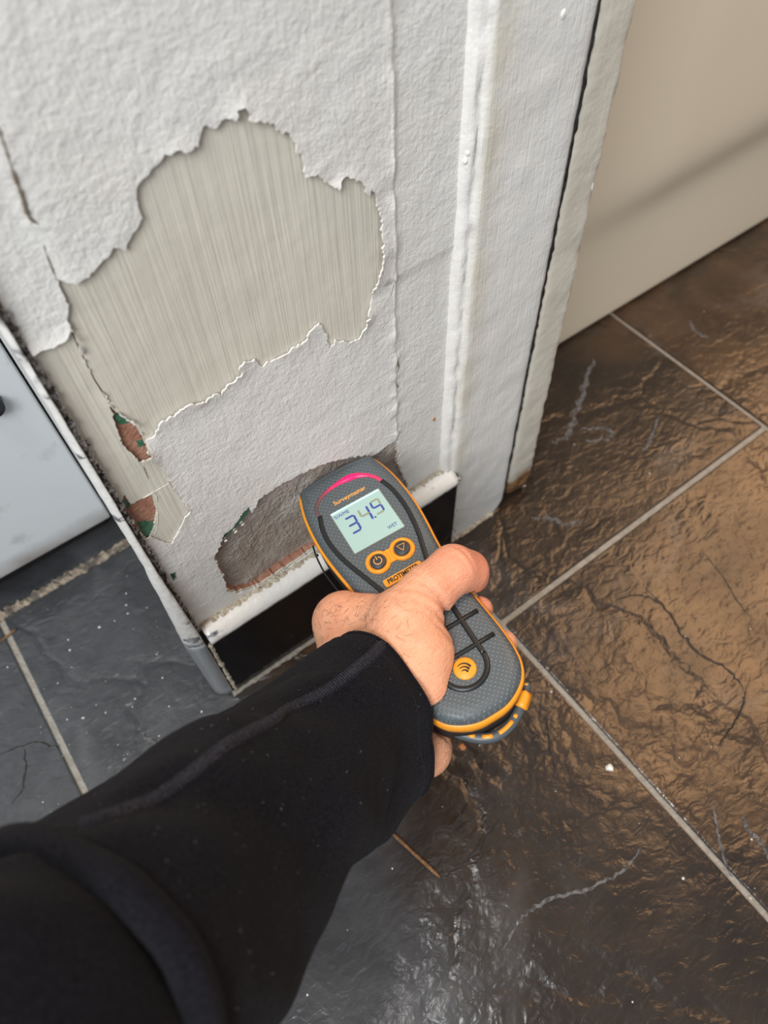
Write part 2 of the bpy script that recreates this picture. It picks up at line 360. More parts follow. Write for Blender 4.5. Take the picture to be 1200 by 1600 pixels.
CHIPA = [(172,636),(180,643),(197,655),(215,668),(226,690),(233,707),(239,718),(220,724),(207,710),(193,697),(187,680),(180,660)]
CHIPB = [(196,776),(206,791),(223,782),(240,776),(247,800),(242,828),(234,846),(222,838),(200,808),(190,790)]
GREENS = [[(180,648),(200,656),(206,664),(192,668),(184,662)],[(216,694),(227,692),(228,701),(218,703)],[(186,774),(195,782),(206,794),(203,800),(194,788)],[(217,820),(242,819),(240,832),(233,846),(226,838)],[(343,852),(349,836),(362,826),(372,812),(378,802),(390,791),(393,801),(383,815),(370,829),(350,847)],[(265,897),(275,893),(278,905),(270,910)]]
CRK = [(105,508),(107,508),(118,526),(134,562),(151,596),(174,632),(172,634),(149,597),(132,563),(116,528)]
P_MAIN, P_STRIP, P_CAV = ragged(W2(MAIN), 0.0013, 0.00055), ragged(W2(STRIP), amp=0.0003), ragged(W2(CAV), amp=0.0006)
P_CHIPA, P_CHIPB, P_CRK = ragged(W2(CHIPA), 0.001, 0.0003), ragged(W2(CHIPB), 0.001, 0.0003), W2(CRK)
P_GR = [ragged(W2(g), 0.001, 0.00035) for g in GREENS]
JX = 0.1815
def sheet(name, rect, holes, y_front, thick, mat, step, disp=None, keep_fn=None, extra_x=()):
    x0, x1, z0, z1 = rect; pts = []; edges = []
    def loop(poly, closed=True):
        s = len(pts); pts.extend(poly); n = len(poly)
        edges.extend((s+i, s+(i+1) % n) for i in range(n))
    nx = max(2, int((x1-x0)/step)); nz = max(2, int((z1-z0)/step))
    rect_loop = [(x0+(x1-x0)*i/nx, z0) for i in range(nx)]+[(x1, z0+(z1-z0)*i/nz) for i in range(nz)]+[(x1-(x1-x0)*i/nx, z1) for i in range(nx)]+[(x0, z1-(z1-z0)*i/nz) for i in range(nz)]
    loop(rect_loop)
    for h in holes: loop(h)
    gx, gz = np.meshgrid(np.linspace(x0, x1, nx+1)[1:-1], np.linspace(z0, z1, nz+1)[1:-1]); gx = gx.ravel(); gz = gz.ravel()
    gx = gx+rng.normal(size=len(gx))*step*0.18; gz = gz+rng.normal(size=len(gz))*step*0.18
    for ex in extra_x:
        zz = np.arange(z0+step/2, z1, step*0.6); gx = np.concatenate([gx, np.full(len(zz), ex)]); gz = np.concatenate([gz, zz])
    ok = np.ones(len(gx), bool)
    for h in holes: ok &= seg_dist(gx, gz, h) > step*0.25
    pts.extend(zip(gx[ok], gz[ok]))
    vo, eo, fo, *_ = delaunay_2d_cdt([Vector(p) for p in pts], edges, [], 0, 1e-7)
    P = np.array([tuple(v) for v in vo]); Fa = np.array([f for f in fo if len(f) == 3])
    c = P[Fa].mean(1); k = (c[:, 0] > x0) & (c[:, 0] < x1) & (c[:, 1] > z0) & (c[:, 1] < z1)
    for h in holes: k &= ~pip(c[:, 0], c[:, 1], h)
    if keep_fn is not None: k &= keep_fn(c)
    Fa = Fa[k]
    a, b, d = P[Fa[:, 0]], P[Fa[:, 1]], P[Fa[:, 2]]
    flip = ((b-a)[:, 0]*(d-a)[:, 1]-(b-a)[:, 1]*(d-a)[:, 0]) < 0; Fa[flip] = Fa[flip][:, ::-1]
    used, inv = np.unique(Fa, return_inverse=True); P = P[used]; Fa = inv.reshape(-1, 3); n = len(P)
    off = disp(P) if disp is not None else np.zeros(n)           # outward (towards the room)
    V = [(P[i, 0], y_front-off[i], P[i, 1]) for i in range(n)]
    ec = {}
    for f in Fa:
        for q in range(3):
            e = (f[q], f[(q+1) % 3]); ec[e] = 1
    bnd = [e for e in ec if (e[1], e[0]) not in ec]
    back = {}
    F = [tuple(f) for f in Fa]
    for e in bnd:
        for v in e:
            if v not in back: back[v] = len(V); V.append((P[v, 0], y_front-off[v]*0.92+thick, P[v, 1]))
        F.append((e[1], e[0], back[e[0]], back[e[1]]))
    o = mesh(name, V, F, mat, core, True); o.data.set_sharp_from_angle(angle=0.8)
    return o
def white_disp(P):
    x, z = P[:, 0], P[:, 1]
    o = 0.0004*fbm(x, z, 45, 3) + 0.0003*fbm(x+3, z, 160, 2)
    dm = np.minimum(seg_dist(x, z, P_MAIN), seg_dist(x, z, P_STRIP))
    curl = np.clip(0.5+2.2*vnoise(x+1.7, z, 75), 0, 1.4)*np.where(z > 0.235, 1.0, 0.25)
    o += np.exp(-dm/0.0030)*0.0013*curl
    j = x-(JX+0.0010*vnoise(z*0+2, z, 60))
    o += 0.0011*np.exp(-(j/0.0013)**2)*(0.6+1.6*vnoise(x, z+5, 110)) - 0.0013/(1+np.exp(-j/0.0005))
    o += 0.0016*np.exp(-(j/0.006)**2)*np.clip(fbm(x+9, z, 130, 2), 0, 1)*np.where(z < 0.26, 1.8, 0.8)
    dc = seg_dist(x, z, P_CAV); o += 0.0005*np.exp(-dc/0.006)
    # a long low welt down the left of the panel, and the step where the boards meet
    l = x-(0.030-0.05*(z-0.40)); o += np.where(z > 0.31, 0.0006+0.0006*np.tanh(l/0.0012), 0)
    o += 0.0016*np.exp(-((x-XL)/0.004)**2)*vnoise(x+4, z, 140)
    return o
sheet('white_paint', (XL, XR, ZB, ZT), [P_MAIN, P_STRIP, P_CAV, P_GR[4], P_GR[5]], YW, 0.0009, M_WHITE, 0.0032, white_disp, extra_x=[JX-0.002, JX-0.0012, JX-0.0006, JX, JX+0.0006, JX+0.0013, JX+0.002])
cream_disp = lambda P: -0.0016/(1+np.exp(-(P[:, 0]-JX+0.003)/0.0006))+0.0004*fbm(P[:, 0], P[:, 1], 60, 2)+0.0006*np.exp(-seg_dist(P[:, 0], P[:, 1], P_CHIPA)/0.003)
sheet('cream_paint', (XL, XR, ZB, ZT), [P_CHIPA, P_CHIPB, P_CRK, P_CAV, P_GR[4], P_GR[5]], YW+0.0012, 0.0012, M_CREAM, 0.006, cream_disp)
sheet('terracotta_undercoat', (XL-0.001, XR, ZB, ZT), [P_CAV], YW+0.0026, 0.0070, M_TERRA, 0.006, lambda P: -0.0018/(1+np.exp(-(P[:, 0]-JX+0.005)/0.0006)))
for g in P_GR:
    n = len(g); V = [(x, YW+0.0021+0.0001*(i % 2), z) for i, (x, z) in enumerate(g)]+[(x, YW+0.0030, z) for x, z in g]
    mesh('green_paint', V, [tuple(range(n))]+[(i, (i+1) % n, n+(i+1) % n, n+i) for i in range(n)], M_GREEN, core, fix=True)
# hollow where the plaster has come away
gx = np.linspace(0.010, 0.215, 70); gz = np.linspace(0.095, 0.27, 60); V = []; F = []
for j, zz in enumerate(gz):
    for i, xx in enumerate(gx):
        V.append((xx, YW+0.0072-0.0030*float(fbm(xx, zz, 55, 3))-0.0022*max(0, math.tanh((xx-0.165)/0.004)), zz))
for j in range(59):
    for i in range(69): a = j*70+i; F.append((a, a+1, a+71, a+70))
mesh('damp_plaster', V, F, M_PLASTER, core, True)

# hairline cracks in the coats of paint
M_HAIRLINE = plain('crack_dirt', (0.20, 0.16, 0.12), 0.8); M_LIFT = plain('lifted_paint_edge', (0.66, 0.63, 0.55), 0.6)
for pix, rad_, mt_, yy in (([(-4,196),(8,232),(24,280),(33,303),(44,338),(60,350)], 0.00075, M_HAIRLINE, YW-0.0012), ([(62,352),(72,395),(88,436)], 0.0004, M_HAIRLINE, YW-0.0004),
        ([(240,719),(258,738),(267,757),(283,778),(297,800),(303,815)], 0.00042, M_HAIRLINE, YW+0.0010), ([(222,724),(227,736),(232,748)], 0.00035, M_HAIRLINE, YW+0.0012),
        ([(223,779),(240,769),(252,762),(266,754)], 0.00055, M_LIFT, YW+0.0012), ([(246,784),(243,772),(238,768)], 0.0005, M_LIFT, YW+0.0012), ([(246,800),(246,820),(240,838)], 0.0005, M_LIFT, YW+0.0012),
        ([(614,352),(621,378),(614,400),(618,430),(611,462)], 0.0004, M_HAIRLINE, YW-0.0002), ([(619,556),(623,575),(617,590),(622,606)], 0.0007, M_HAIRLINE, YW+0.0004)):
    P = smooth_path([at_y(x, y, yy) for x, y in pix], 5); n_ = len(P)
    tube('crack', P, rad_*(0.35+0.9*rng.random(n_))*np.sin(np.linspace(0.15, PI-0.15, n_))**0.4, mt_, core, 5)

# black glazed skirting tile, its trims and the crumbly filler round it
sk = box('baseboard_front', (0.010, 0.2345, 0.0012), (0.2318, 0.2560, 0.0985), M_BLACKT, None, 0.0008); tag(sk, kind='structure')
def rough_bar(name, p0, p1, u, v, hu, hv, mat, parent, n=60, amp=0.0008, seg=7, gaps=0.0):
    p0, p1, u, v = map(np.array, (p0, p1, u, v)); V = []; F = []
    for i in range(n+1):
        t = i/n; c = p0+(p1-p0)*t; s = 1+0.5*rng.normal()*0.5
        if rng.random() < gaps: s *= 0.25
        for k in range(seg):
            a = 2*PI*k/seg; r = max(0.15, s*0.5+0.5)
            V.append(c+u*hu*r*math.cos(a)+v*hv*r*math.sin(a)+rng.normal(size=3)*amp)
    for i in range(n):
        for k in range(seg): F.append((i*seg+k, i*seg+(k+1) % seg, (i+1)*seg+(k+1) % seg, (i+1)*seg+k))
    F += [tuple(range(seg-1, -1, -1)), tuple(n*seg+k for k in range(seg))]
    return mesh(name, V, F, mat, parent, fix=True)
def profile_bar(name, prof, p0, p1, ax_u, ax_v, mat, parent=None, n=40, wob=0.0):
    p0, p1, ax_u, ax_v = map(np.array, (p0, p1, ax_u, ax_v)); V = []; F = []; m = len(prof)
    for i in range(n+1):
        c = p0+(p1-p0)*i/n
        for (a, b) in prof: V.append(c+ax_u*a+ax_v*b+rng.normal(size=3)*wob)
    for i in range(n):
        for k in range(m): F.append((i*m+k, i*m+(k+1) % m, (i+1)*m+(k+1) % m, (i+1)*m+k))
    F += [tuple(range(m-1, -1, -1)), tuple(n*m+k for k in range(m))]
    return mesh(name, V, F, mat, parent, True, fix=True)
# quarter-round bar along the top of the skirting: u = out of the wall (-y), v = up
QR = [(0.0, 0.0)]+[(0.0105*math.cos(a), 0.0005+0.0088*math.sin(a)) for a in np.linspace(0, PI/2, 8)]+[(-0.002, 0.0093)]
t1 = profile_bar('trim_1', QR, (0.0105, 0.2420, 0.0975), (0.2305, 0.2420, 0.0985), (0, -1, 0), (0, 0, 1), M_TRIM, None, 60, 0.00012); tag(t1, kind='structure')
fb = rough_bar('filler', (0.012, 0.2440, 0.1055), (0.224, 0.2440, 0.1062), (0, 1, 0), (0, 0, 1), 0.0030, 0.0024, M_CAULK, t1, 110, 0.0005, gaps=0.10)
rough_bar('end_filler', (0.2295, 0.2365, 0.102), (0.2325, 0.2365, 0.102), (0, 1, 0), (0, 0, 1), 0.0035, 0.0040, M_DARKM, t1, 6, 0.0006)
# corner trim: painted above the skirting, bare chrome below it
CQ = [(0.0105*math.cos(a), 0.0105*math.sin(a)) for a in np.linspace(0, PI/2, 9)]+[(0, 0)]
co = (0.0072, 0.2458)
def corner_bar():
    V = []; F = []; m = len(CQ); zs = np.linspace(0.0965, 0.64, 90)
    for z in zs:
        ru = np.interp(z, [0.096, 0.13, 0.20, 0.34, 0.64], [1.15, 0.90, 0.46, 0.26, 0.22]); rv = np.interp(z, [0.096, 0.2, 0.64], [0.95, 0.55, 0.35])
        ru += 0.10*float(vnoise(0.7, z, 55))
        for a, b in CQ: V.append((co[0]-0.0022*min(1, (z-0.0965)/0.1)-a*ru+rng.normal()*0.00012, co[1]-b*rv+rng.normal()*0.00012, z))
    for i in range(len(zs)-1):
        for k in range(m): F.append((i*m+k, i*m+(k+1) % m, (i+1)*m+(k+1) % m, (i+1)*m+k))
    F += [tuple(range(m-1, -1, -1)), tuple((len(zs)-1)*m+k for k in range(m))]
    return mesh('trim_2', V, F, M_TRIM, None, True, fix=True)
t2 = corner_bar(); tag(t2, kind='structure')
CQ2 = [(a*1.16, b*0.95) for a, b in CQ]
profile_bar('chrome_corner', CQ2, (co[0], co[1], 0.0), (co[0], co[1], 0.0968), (-1, 0, 0), (0, -1, 0), M_CHROME, t2, 14, 0.0)
rough_bar('filler', (0.0098, 0.2352, 0.001), (0.0098, 0.2352, 0.092), (1, 0, 0), (0, 1, 0), 0.0014, 0.0016, M_CAULK, t2, 40, 0.0003)
rough_bar('filler', (0.0078, 0.2445, 0.105), (0.0058, 0.2445, 0.47), (1, 0, 0), (0, 1, 0), 0.0011, 0.0012, M_DARKM, t2, 170, 0.0006, gaps=0.3)
rough_bar('grout_bead', (0.006, 0.2335, 0.0005), (0.2318, 0.2335, 0.0005), (0, 1, 0), (0, 0, 1), 0.0022, 0.0016, M_GROUT, sk, 70, 0.0003)

# architrave and jamb strip on the right of the pier
def moulding(name, prof, z0f, mat, zt=0.64, step=0.0035, amp=0.0005, lean=0.0, ridge=None, parent=None):
    zs = np.concatenate([np.arange(0, zt, step), [zt]]); V = []; F = []; m = len(prof)
    for zi, z in enumerate(zs):
        for k, (x, y) in enumerate(prof):
            zb = z0f(x); zz = zb+(z/zt)*(zt-zb)
            xx = x+lean*(0.22-zz); yy = y
            yy -= amp*float(fbm(xx+2, zz, 70, 3))*1.4
            if ridge and k in ridge: yy -= 0.0020*float(vnoise(3.3+0.02*k, zz, 110))+0.0012*float(vnoise(5.1+k, zz, 230)); xx += 0.0012*float(vnoise(1.3+0.02*k, zz, 60))
            else: xx += 0.0005*float(vnoise(x*30, zz, 120))
            V.append((xx, yy, zz))
    for i in range(len(zs)-1):
        for k in range(m-1): a = i*m+k; F.append((a, a+1, a+m+1, a+m))
    F.append(tuple(range(m))[::-1])
    return mesh(name, V, F, mat, parent, True)
AP = [(0.2215,0.2535),(0.2215,0.2462),(0.2228,0.2438),(0.2243,0.2418),(0.2262,0.2412),(0.2280,0.2416),(0.2294,0.2404),(0.2306,0.2386),(0.2325,0.2381)]+[(x, 0.2381+0.00012*math.sin(x*900)) for x in np.linspace(0.236, 0.287, 16)]+[(0.2905,0.2384),(0.2935,0.2392),(0.2945,0.2412),(0.2945,0.2470),(0.2945,0.2535)]
arch = moulding('trim_3', AP, lambda x: 0.0 if x < 0.285 else (x-0.285)*1.3, M_ARCH, ridge=(2, 3, 4, 5, 6), lean=0.006); tag(arch, kind='structure')
SP = [(0.2964,0.2535),(0.2964,0.2470),(0.2966,0.2412),(0.2975,0.2398),(0.3000,0.2391)]+[(x, 0.2389) for x in np.linspace(0.303, 0.319, 6)]+[(0.3218,0.2392),(0.3238,0.2405),(0.3246,0.2430),(0.3248,0.2535),(0.3248,0.30)]
strip = moulding('trim_4', SP, lambda x: 0.014-(x-0.296)*0.25, M_STRIP, ridge=(11, 12, 13), lean=0.017); tag(strip, kind='structure')
rough_bar('crack_shade_bar', (0.2957, 0.2402, 0.018), (0.2925, 0.2402, 0.60), (1, 0, 0), (0, 1, 0), 0.0013, 0.0016, M_DARK, arch, 160, 0.0003)  # dark bar painted in for the shade inside the crack
rough_bar('base_filler', (0.232, 0.2378, 0.0004), (0.284, 0.2378, 0.0004), (0, 1, 0), (0, 0, 1), 0.0026, 0.0020, M_CAULK, arch, 40, 0.0006)
# blisters and drips of paint, nail hole
def blob(name, c, r, mat, parent, n=10):
    bm = bmesh.new(); bmesh.ops.create_icosphere(bm, subdivisions=2, radius=1.0)
    for v in bm.verts: v.co = Vector([c[i]+v.co[i]*r[i]*(1+0.25*rng.normal()*0.4) for i in range(3)])
    me = bpy.data.meshes.new(name); bm.to_mesh(me); bm.free(); return link(name, me, mat, parent, True)
for (px, py, s) in [(732,238,1.0),(731,262,1.2),(727,252,.7)]:
    p = at_y(px, py, 0.2425); blob('paint_blister', p, (0.0016*s, 0.0012, 0.0022*s), M_ARCH, arch)
p = at_y(880, 22, 0.238); blob('paint_blister', p, (0.0018, 0.0010, 0.0022), M_ARCH, arch)
for (px, py, s, l) in [(941,250,.7,3.2),(933,292,1.0,2.2),(953,185,.6,3.5)]:
    p = at_y(px-9, py, 0.2400); blob('paint_drip', p, (0.0010*s, 0.0011, 0.0019*l*s), M_WHITE, strip)
p = at_y(680, 657, YW); blob('rust_spot', (p[0], YW+0.0016, p[2]), (0.0013, 0.0012, 0.0019), M_RUSTY, core)
for (px, py) in [(714,797),(709,806),(708,826),(711,829)]:
    p = at_y(px, py, 0.2384); blob('dark_spot', p, (0.0010, 0.0008, 0.0013), M_DARKM, arch)

# ------------------------------------------------------------------ the two things beyond the pier
bp = empty('bath_panel', (0.85, 0.353, 0)); tag(bp, 'smooth cream panel standing on the dark tiles beyond the right edge of the painted pier', 'panel')
def bath_panel():
    xs = np.linspace(0.31, 1.45, 60); zs = np.concatenate([np.linspace(0.004, 0.010, 4), np.linspace(0.016, 0.52, 50)]); V = []; F = []
    for z in zs:
        for x in xs:
            # upper part steps forward, shaped so the slope beneath it shows a dark band
            c = 0.150+0.02*(x-0.5); shade_step = -0.014/(1+math.exp(-(z-c)/0.010))*max(0.0, min(1, (x-0.40)/0.16))
            edge = 0.002*math.exp(-(z-0.004)/0.002)
            V.append((x, 0.353+shade_step+edge, z))
    m = len(xs)
    for j in range(len(zs)-1):
        for i in range(m-1): a = j*m+i; F.append((a, a+1, a+m+1, a+m))
    o = mesh('front', V, F, M_CREAMP); o.data.shade_smooth(); keep(o, bp)
    keep(box('carcass', (0.326, 0.362, 0.004), (1.44, 0.82, 0.515), M_CREAMP), bp)
    keep(box('plinth', (0.33, 0.372, 0.0), (1.43, 0.80, 0.004), M_DARK), bp)
bath_panel()
ap = empty('washing_machine', (-0.30, 0.417, 0)); tag(ap, 'grubby white appliance with a raised foot, left of the painted pier', 'appliance')
keep(box('front_panel', (-0.60, 0.4165, 0.0405), (0.0003, 0.4300, 0.80), M_ENAMEL, None, 0.003, 3), ap)
keep(box('body', (-0.595, 0.4290, 0.0450), (-0.006, 0.90, 0.80), M_ENAMEL, None, 0.003), ap)
keep(box('plinth', (-0.59, 0.445, 0.0), (-0.005, 0.88, 0.046), M_DARK, None, 0.002), ap)
kn = tube('knob', [(-0.026, 0.4170, 0.206), (-0.026, 0.409, 0.206)], [0.0085, 0.0075], M_BLKR, None, 20); keep(kn, ap)
rough_bar('rough_mortar', (-0.45, 0.4150, -0.001), (0.003, 0.4150, -0.001), (0, 1, 0), (0, 0, 1), 0.0050, 0.0032, M_RAGGED, fl, 150, 0.0007)
box('pier_side_filler', (0.0018, 0.2500, 0.0), (0.0042, 0.4400, 1.2), plain('side_paint', (0.55, 0.56, 0.56), 0.5), core)

# ------------------------------------------------------------------ moisture meter (local frame: x across, y towards the wall, z off the face)
MROT = Matrix(((0.9859, 0.1357, -0.0978), (-0.1298, 0.9894, 0.0644), (0.1055, -0.0508, 0.9931))); MT = np.array([0.12406, 0.20007, 0.188])
MN = np.array(MROT)
def face(x, y, zl=0.0):                    # photo pixel -> meter frame, on the plane zl metres off the face
    d = ray(x, y); n = MN[:, 2]; k = (n@(MT-EYE)+zl)/(n@d); return MN.T@(EYE+k*d-MT)
meter = empty('moisture_meter', MT, MROT.to_4x4())
tag(meter, 'grey and orange damp meter reading 34.9, gripped in the hand against the wall', 'meter')
OUT = [(0,-.1372),(.0065,-.1370),(.0125,-.1355),(.0185,-.1325),(.0235,-.1285),(.0273,-.1225),(.0292,-.1150),(.0298,-.1050),(.0294,-.0920),(.0285,-.0780),(.0277,-.0600),(.0280,-.0430),(.0292,-.0300),(.0308,-.0180),(.0321,-.0050),(.0324,.0060),(.0319,.0180),(.0305,.0290),(.0287,.0370),(.0266,.0435),(.0248,.0452),(.0180,.0466),(.0090,.0474),(0,.0476)]
right = smooth_path(OUT, 4); left = right[1:-1][::-1]*np.array([-1, 1]); OL = np.vstack([right, left]); NO = len(OL)
def offset(d):
    if d < -0.002: return np.stack([OL[:, 0]*(1+d/0.0305), -.0448+(OL[:, 1]+.0448)*(1+d/0.0924)], 1)
    n = NO; out = []
    for i in range(n):
        t = OL[(i+1) % n]-OL[(i-1) % n]; t /= np.linalg.norm(t); out.append(OL[i]+np.array([t[1], -t[0]])*d)
    return np.array(out)
def stack(name, levels, mat, parent, cap0=True, cap1=True, smooth=True):
    V = []; F = []
    for off, z in levels:
        o = offset(off); zz = z(o) if callable(z) else np.full(NO, z)
        V += [(o[i, 0], o[i, 1], zz[i]) for i in range(NO)]
    for l in range(len(levels)-1):
        for i in range(NO): F.append((l*NO+i, l*NO+(i+1) % NO, (l+1)*NO+(i+1) % NO, (l+1)*NO+i))
    if cap0: F.append(tuple(range(NO-1, -1, -1)))
    if cap1: F.append(tuple((len(levels)-1)*NO+i for i in range(NO)))
    return mesh(name, V, F, mat, parent, smooth, fix=True)
rim_lo = lambda o: -0.0088-0.0075*np.clip((0.040-o[:, 1])/0.175, 0, 1)**1.5
rim_hi = lambda o: -0.0066+0.0*o[:, 1]
casing = stack('casing', [(-0.001, -0.0100), (-0.0001, -0.0078), (0.0, -0.0062), (-0.0006, -0.0040), (-0.0018, -0.0020), (-0.0036, -0.0008), (-0.0060, -0.0001), (-0.0085, 0.0)], M_CASE, meter)
stack('rim', [(-0.002, rim_lo), (0.0010, rim_lo), (0.0016, lambda o: rim_lo(o)*0.5+rim_hi(o)*0.5), (0.0011, rim_hi), (-0.0004, lambda o: rim_hi(o)+0.0004)], M_ORANGE, meter)
stack('lower_casing', [(-0.011, -0.0335), (-0.006, -0.0325), (-0.0025, -0.0280), (-0.0010, -0.0200), (-0.0018, lambda o: rim_lo(o)+0.001)], M_CASE2, meter)
# head cap: smooth collar at the probe end with two pins
def head_cap():
    hp = smooth_path([(-.0282,.0355),(-.0268,.0440),(-.0245,.0462),(-.0120,.0481),(0,.0486),(.0120,.0481),(.0245,.0462),(.0268,.0440),(.0282,.0355)], 4)
    inn = np.array([(x*0.88, y-0.0034) for x, y in hp]); in2 = np.array([(x*0.78, y-0.0062) for x, y in hp]); V = []; F = []; n = len(hp)
    for z, q in ((-0.016, hp*0.985), (-0.0050, hp), (-0.0022, hp*0.62+inn*0.38), (-0.00005, inn), (-0.0030, in2)): V += [(x, y, z) for x, y in q]
    for l in range(4):
        for i in range(n-1): F.append((l*n+i, l*n+i+1, (l+1)*n+i+1, (l+1)*n+i))
    mesh('head_cap', V, F, M_CASE2, meter, True, fix=True)
head_cap()
for sx in (-1, 1): tube('pin', [(sx*0.008, 0.044, -0.016), (sx*0.008, 0.0515, -0.016), (sx*0.008, 0.0535, -0.016)], [0.0009, 0.0009, 0.0001], M_STEEL, meter, 8)
# black raised line round the face; its top is a light guide
def fz(pts, z): return [(p[0], p[1], z) for p in pts]
guide = smooth_path([(-.0232,.0185),(-.0236,.0225),(-.0222,.0262),(-.0178,.0305),(-.0105,.0336),(0,.0350),(.0090,.0340),(.0160,.0300),(.0200,.0252),(.0218,.0208)], 5)
gw = 0.0011+0.0013*np.exp(-((guide[:, 0]-0.0060)/0.008)**2)
tube('light_guide', fz(guide, 0.0001), gw, M_GLOW, meter, 8, squash=0.45)
tube('trim_line', fz(smooth_path([(-.0232,.0190),(-.0260,.0095),(-.0268,-.0020),(-.0245,-.0170),(-.0190,-.0350),(-.0150,-.0480),(-.0135,-.0600)], 5), 0.0001), 0.0015, M_BLKR, meter, 8, squash=0.6)
tube('trim_line', fz(smooth_path([(.0218,.0208),(.0243,.0110),(.0248,-.0050),(.0225,-.0220),(.0180,-.0390),(.0150,-.0500),(.0137,-.0600)], 5), 0.0001), 0.0015, M_BLKR, meter, 8, squash=0.6)
loop = [(-.0137,-.0600),(-.0130,-.0850),(-.0130,-.1070)]+[(0.0130*math.cos(a), -.1085+0.0130*math.sin(a)) for a in np.linspace(PI, 2*PI, 12)]+[(.0130,-.1070),(.0132,-.0850),(.0137,-.0600)]
tube('grip_loop', fz(smooth_path(loop, 3), 0.0001), 0.0016, M_BLKR, meter, 8, squash=0.7)
for yy in (-.0862, -.1024):
    tube('grip_bar', fz([(-.0238, yy), (-.01, yy), (.01, yy), (.0238, yy)], 0.0002), 0.0014, M_BLKR, meter, 8, squash=0.7)
# screen
def rrect(w, h, r, cx=0, cy=0, n=5):
    out = []
    for (sx, sy, a0) in ((1, 1, 0), (-1, 1, PI/2), (-1, -1, PI), (1, -1, 1.5*PI)):
        for k in range(n+1): a = a0+PI/2*k/n; out.append((cx+sx*(w-r)+r*math.cos(a), cy+sy*(h-r)+r*math.sin(a)))
    return out
scr = prism('screen', rrect(0.0171, 0.0165, 0.0006), 0.0, 0.00045, M_LCD, meter)
prism('screen_frame', rrect(0.0177, 0.0171, 0.0009), -0.0004, 0.00025, plain('screen_bezel', (0.16, 0.16, 0.14), 0.4), meter)
prism('lit_edge', [(-.0170, .0152), (.0168, .0152), (.0168, .0164), (-.0170, .0164)], 0.0004, 0.00055, M_LCDEDGE, scr)
def text_data(s, size, align='CENTER', squeeze=1.0, bold=0.0):
    cu = bpy.data.curves.new('t', 'FONT'); cu.body = s; cu.size = size; cu.align_x = align; cu.align_y = 'CENTER'; cu.resolution_u = 3; cu.extrude = 0.00006; cu.offset = size*bold
    o = bpy.data.objects.new('t', cu); C.objects.link(o); dg = bpy.context.evaluated_depsgraph_get()
    me = bpy.data.meshes.new_from_object(o.evaluated_get(dg)); bpy.data.objects.remove(o); bpy.data.curves.remove(cu)
    for v in me.vertices: v.co.x *= squeeze
    return me
def text(name, s, size, loc, mat, parent, squeeze=1.0, bold=0.0):
    me = text_data(s, size, squeeze=squeeze, bold=bold); me.materials.clear()
    o = link(name, me, mat, parent); o.location = loc
    return o
def seg_bar(a, b, t):
    a = np.array(a); b = np.array(b); d = (b-a)/np.linalg.norm(b-a); n = np.array([-d[1], d[0]])
    return [tuple(a), tuple(a+d*t/2-n*t/2), tuple(b-d*t/2-n*t/2), tuple(b), tuple(b-d*t/2+n*t/2), tuple(a+d*t/2+n*t/2)]
def digit(ch, cx, cy, w, h, t, faint=''):
    S = dict(a=((-w, h), (w, h)), b=((w, h), (w, 0)), c=((w, 0), (w, -h)), d=((-w, -h), (w, -h)), e=((-w, -h), (-w, 0)), f=((-w, 0), (-w, h)), g=((-w, 0), (w, 0)))
    on = {'3': 'abgcd', '4': 'fgbc', '9': 'abfgcd'}[ch]
    o_, f_ = [], []
    for k, (p, q) in S.items():
        if k not in on: continue
        sh = lambda v: (cx+v[0]+0.06*v[1], cy+v[1])
        bar = seg_bar(sh(p), sh(q), t); (f_ if k in faint else o_).append(bar)
    for nm, bars, mt in (('digit', o_, M_LCDINK), ('faint_segment', f_, M_LCDOLIVE)):
        V = []; F = []
        for bq in bars: s = len(V); V += [(x, y, 0.00058) for x, y in bq]; F.append(tuple(range(s, s+6)))
        if V: mesh(nm, V, F, mt, scr)
digit('3', -.0085, .0022, .0030, .0058, .0014)
digit('4', .0012, .0040, .0028, .0055, .0014, 'fg')
digit('9', .0100, .0052, .0027, .0050, .0013, 'abd')
mesh('decimal_point', [(.0049, -.0015, .00058), (.0061, -.0015, .00058), (.0061, -.0004, .00058), (.0049, -.0004, .00058)], [(0, 1, 2, 3)], M_LCDINK, scr)
text('screen_text', '%WME', 0.0034, (-.0112, .0123, .00052), M_LCDINK, scr)
text('screen_text', 'WET', 0.0034, (.0112, -.0122, .00052), M_LCDINK, scr, 0.9)
text('brand_lettering', 'Surveymaster', 0.0044, (-.0005, .0224, .00008), M_ICON, meter, 0.93, 0.012)
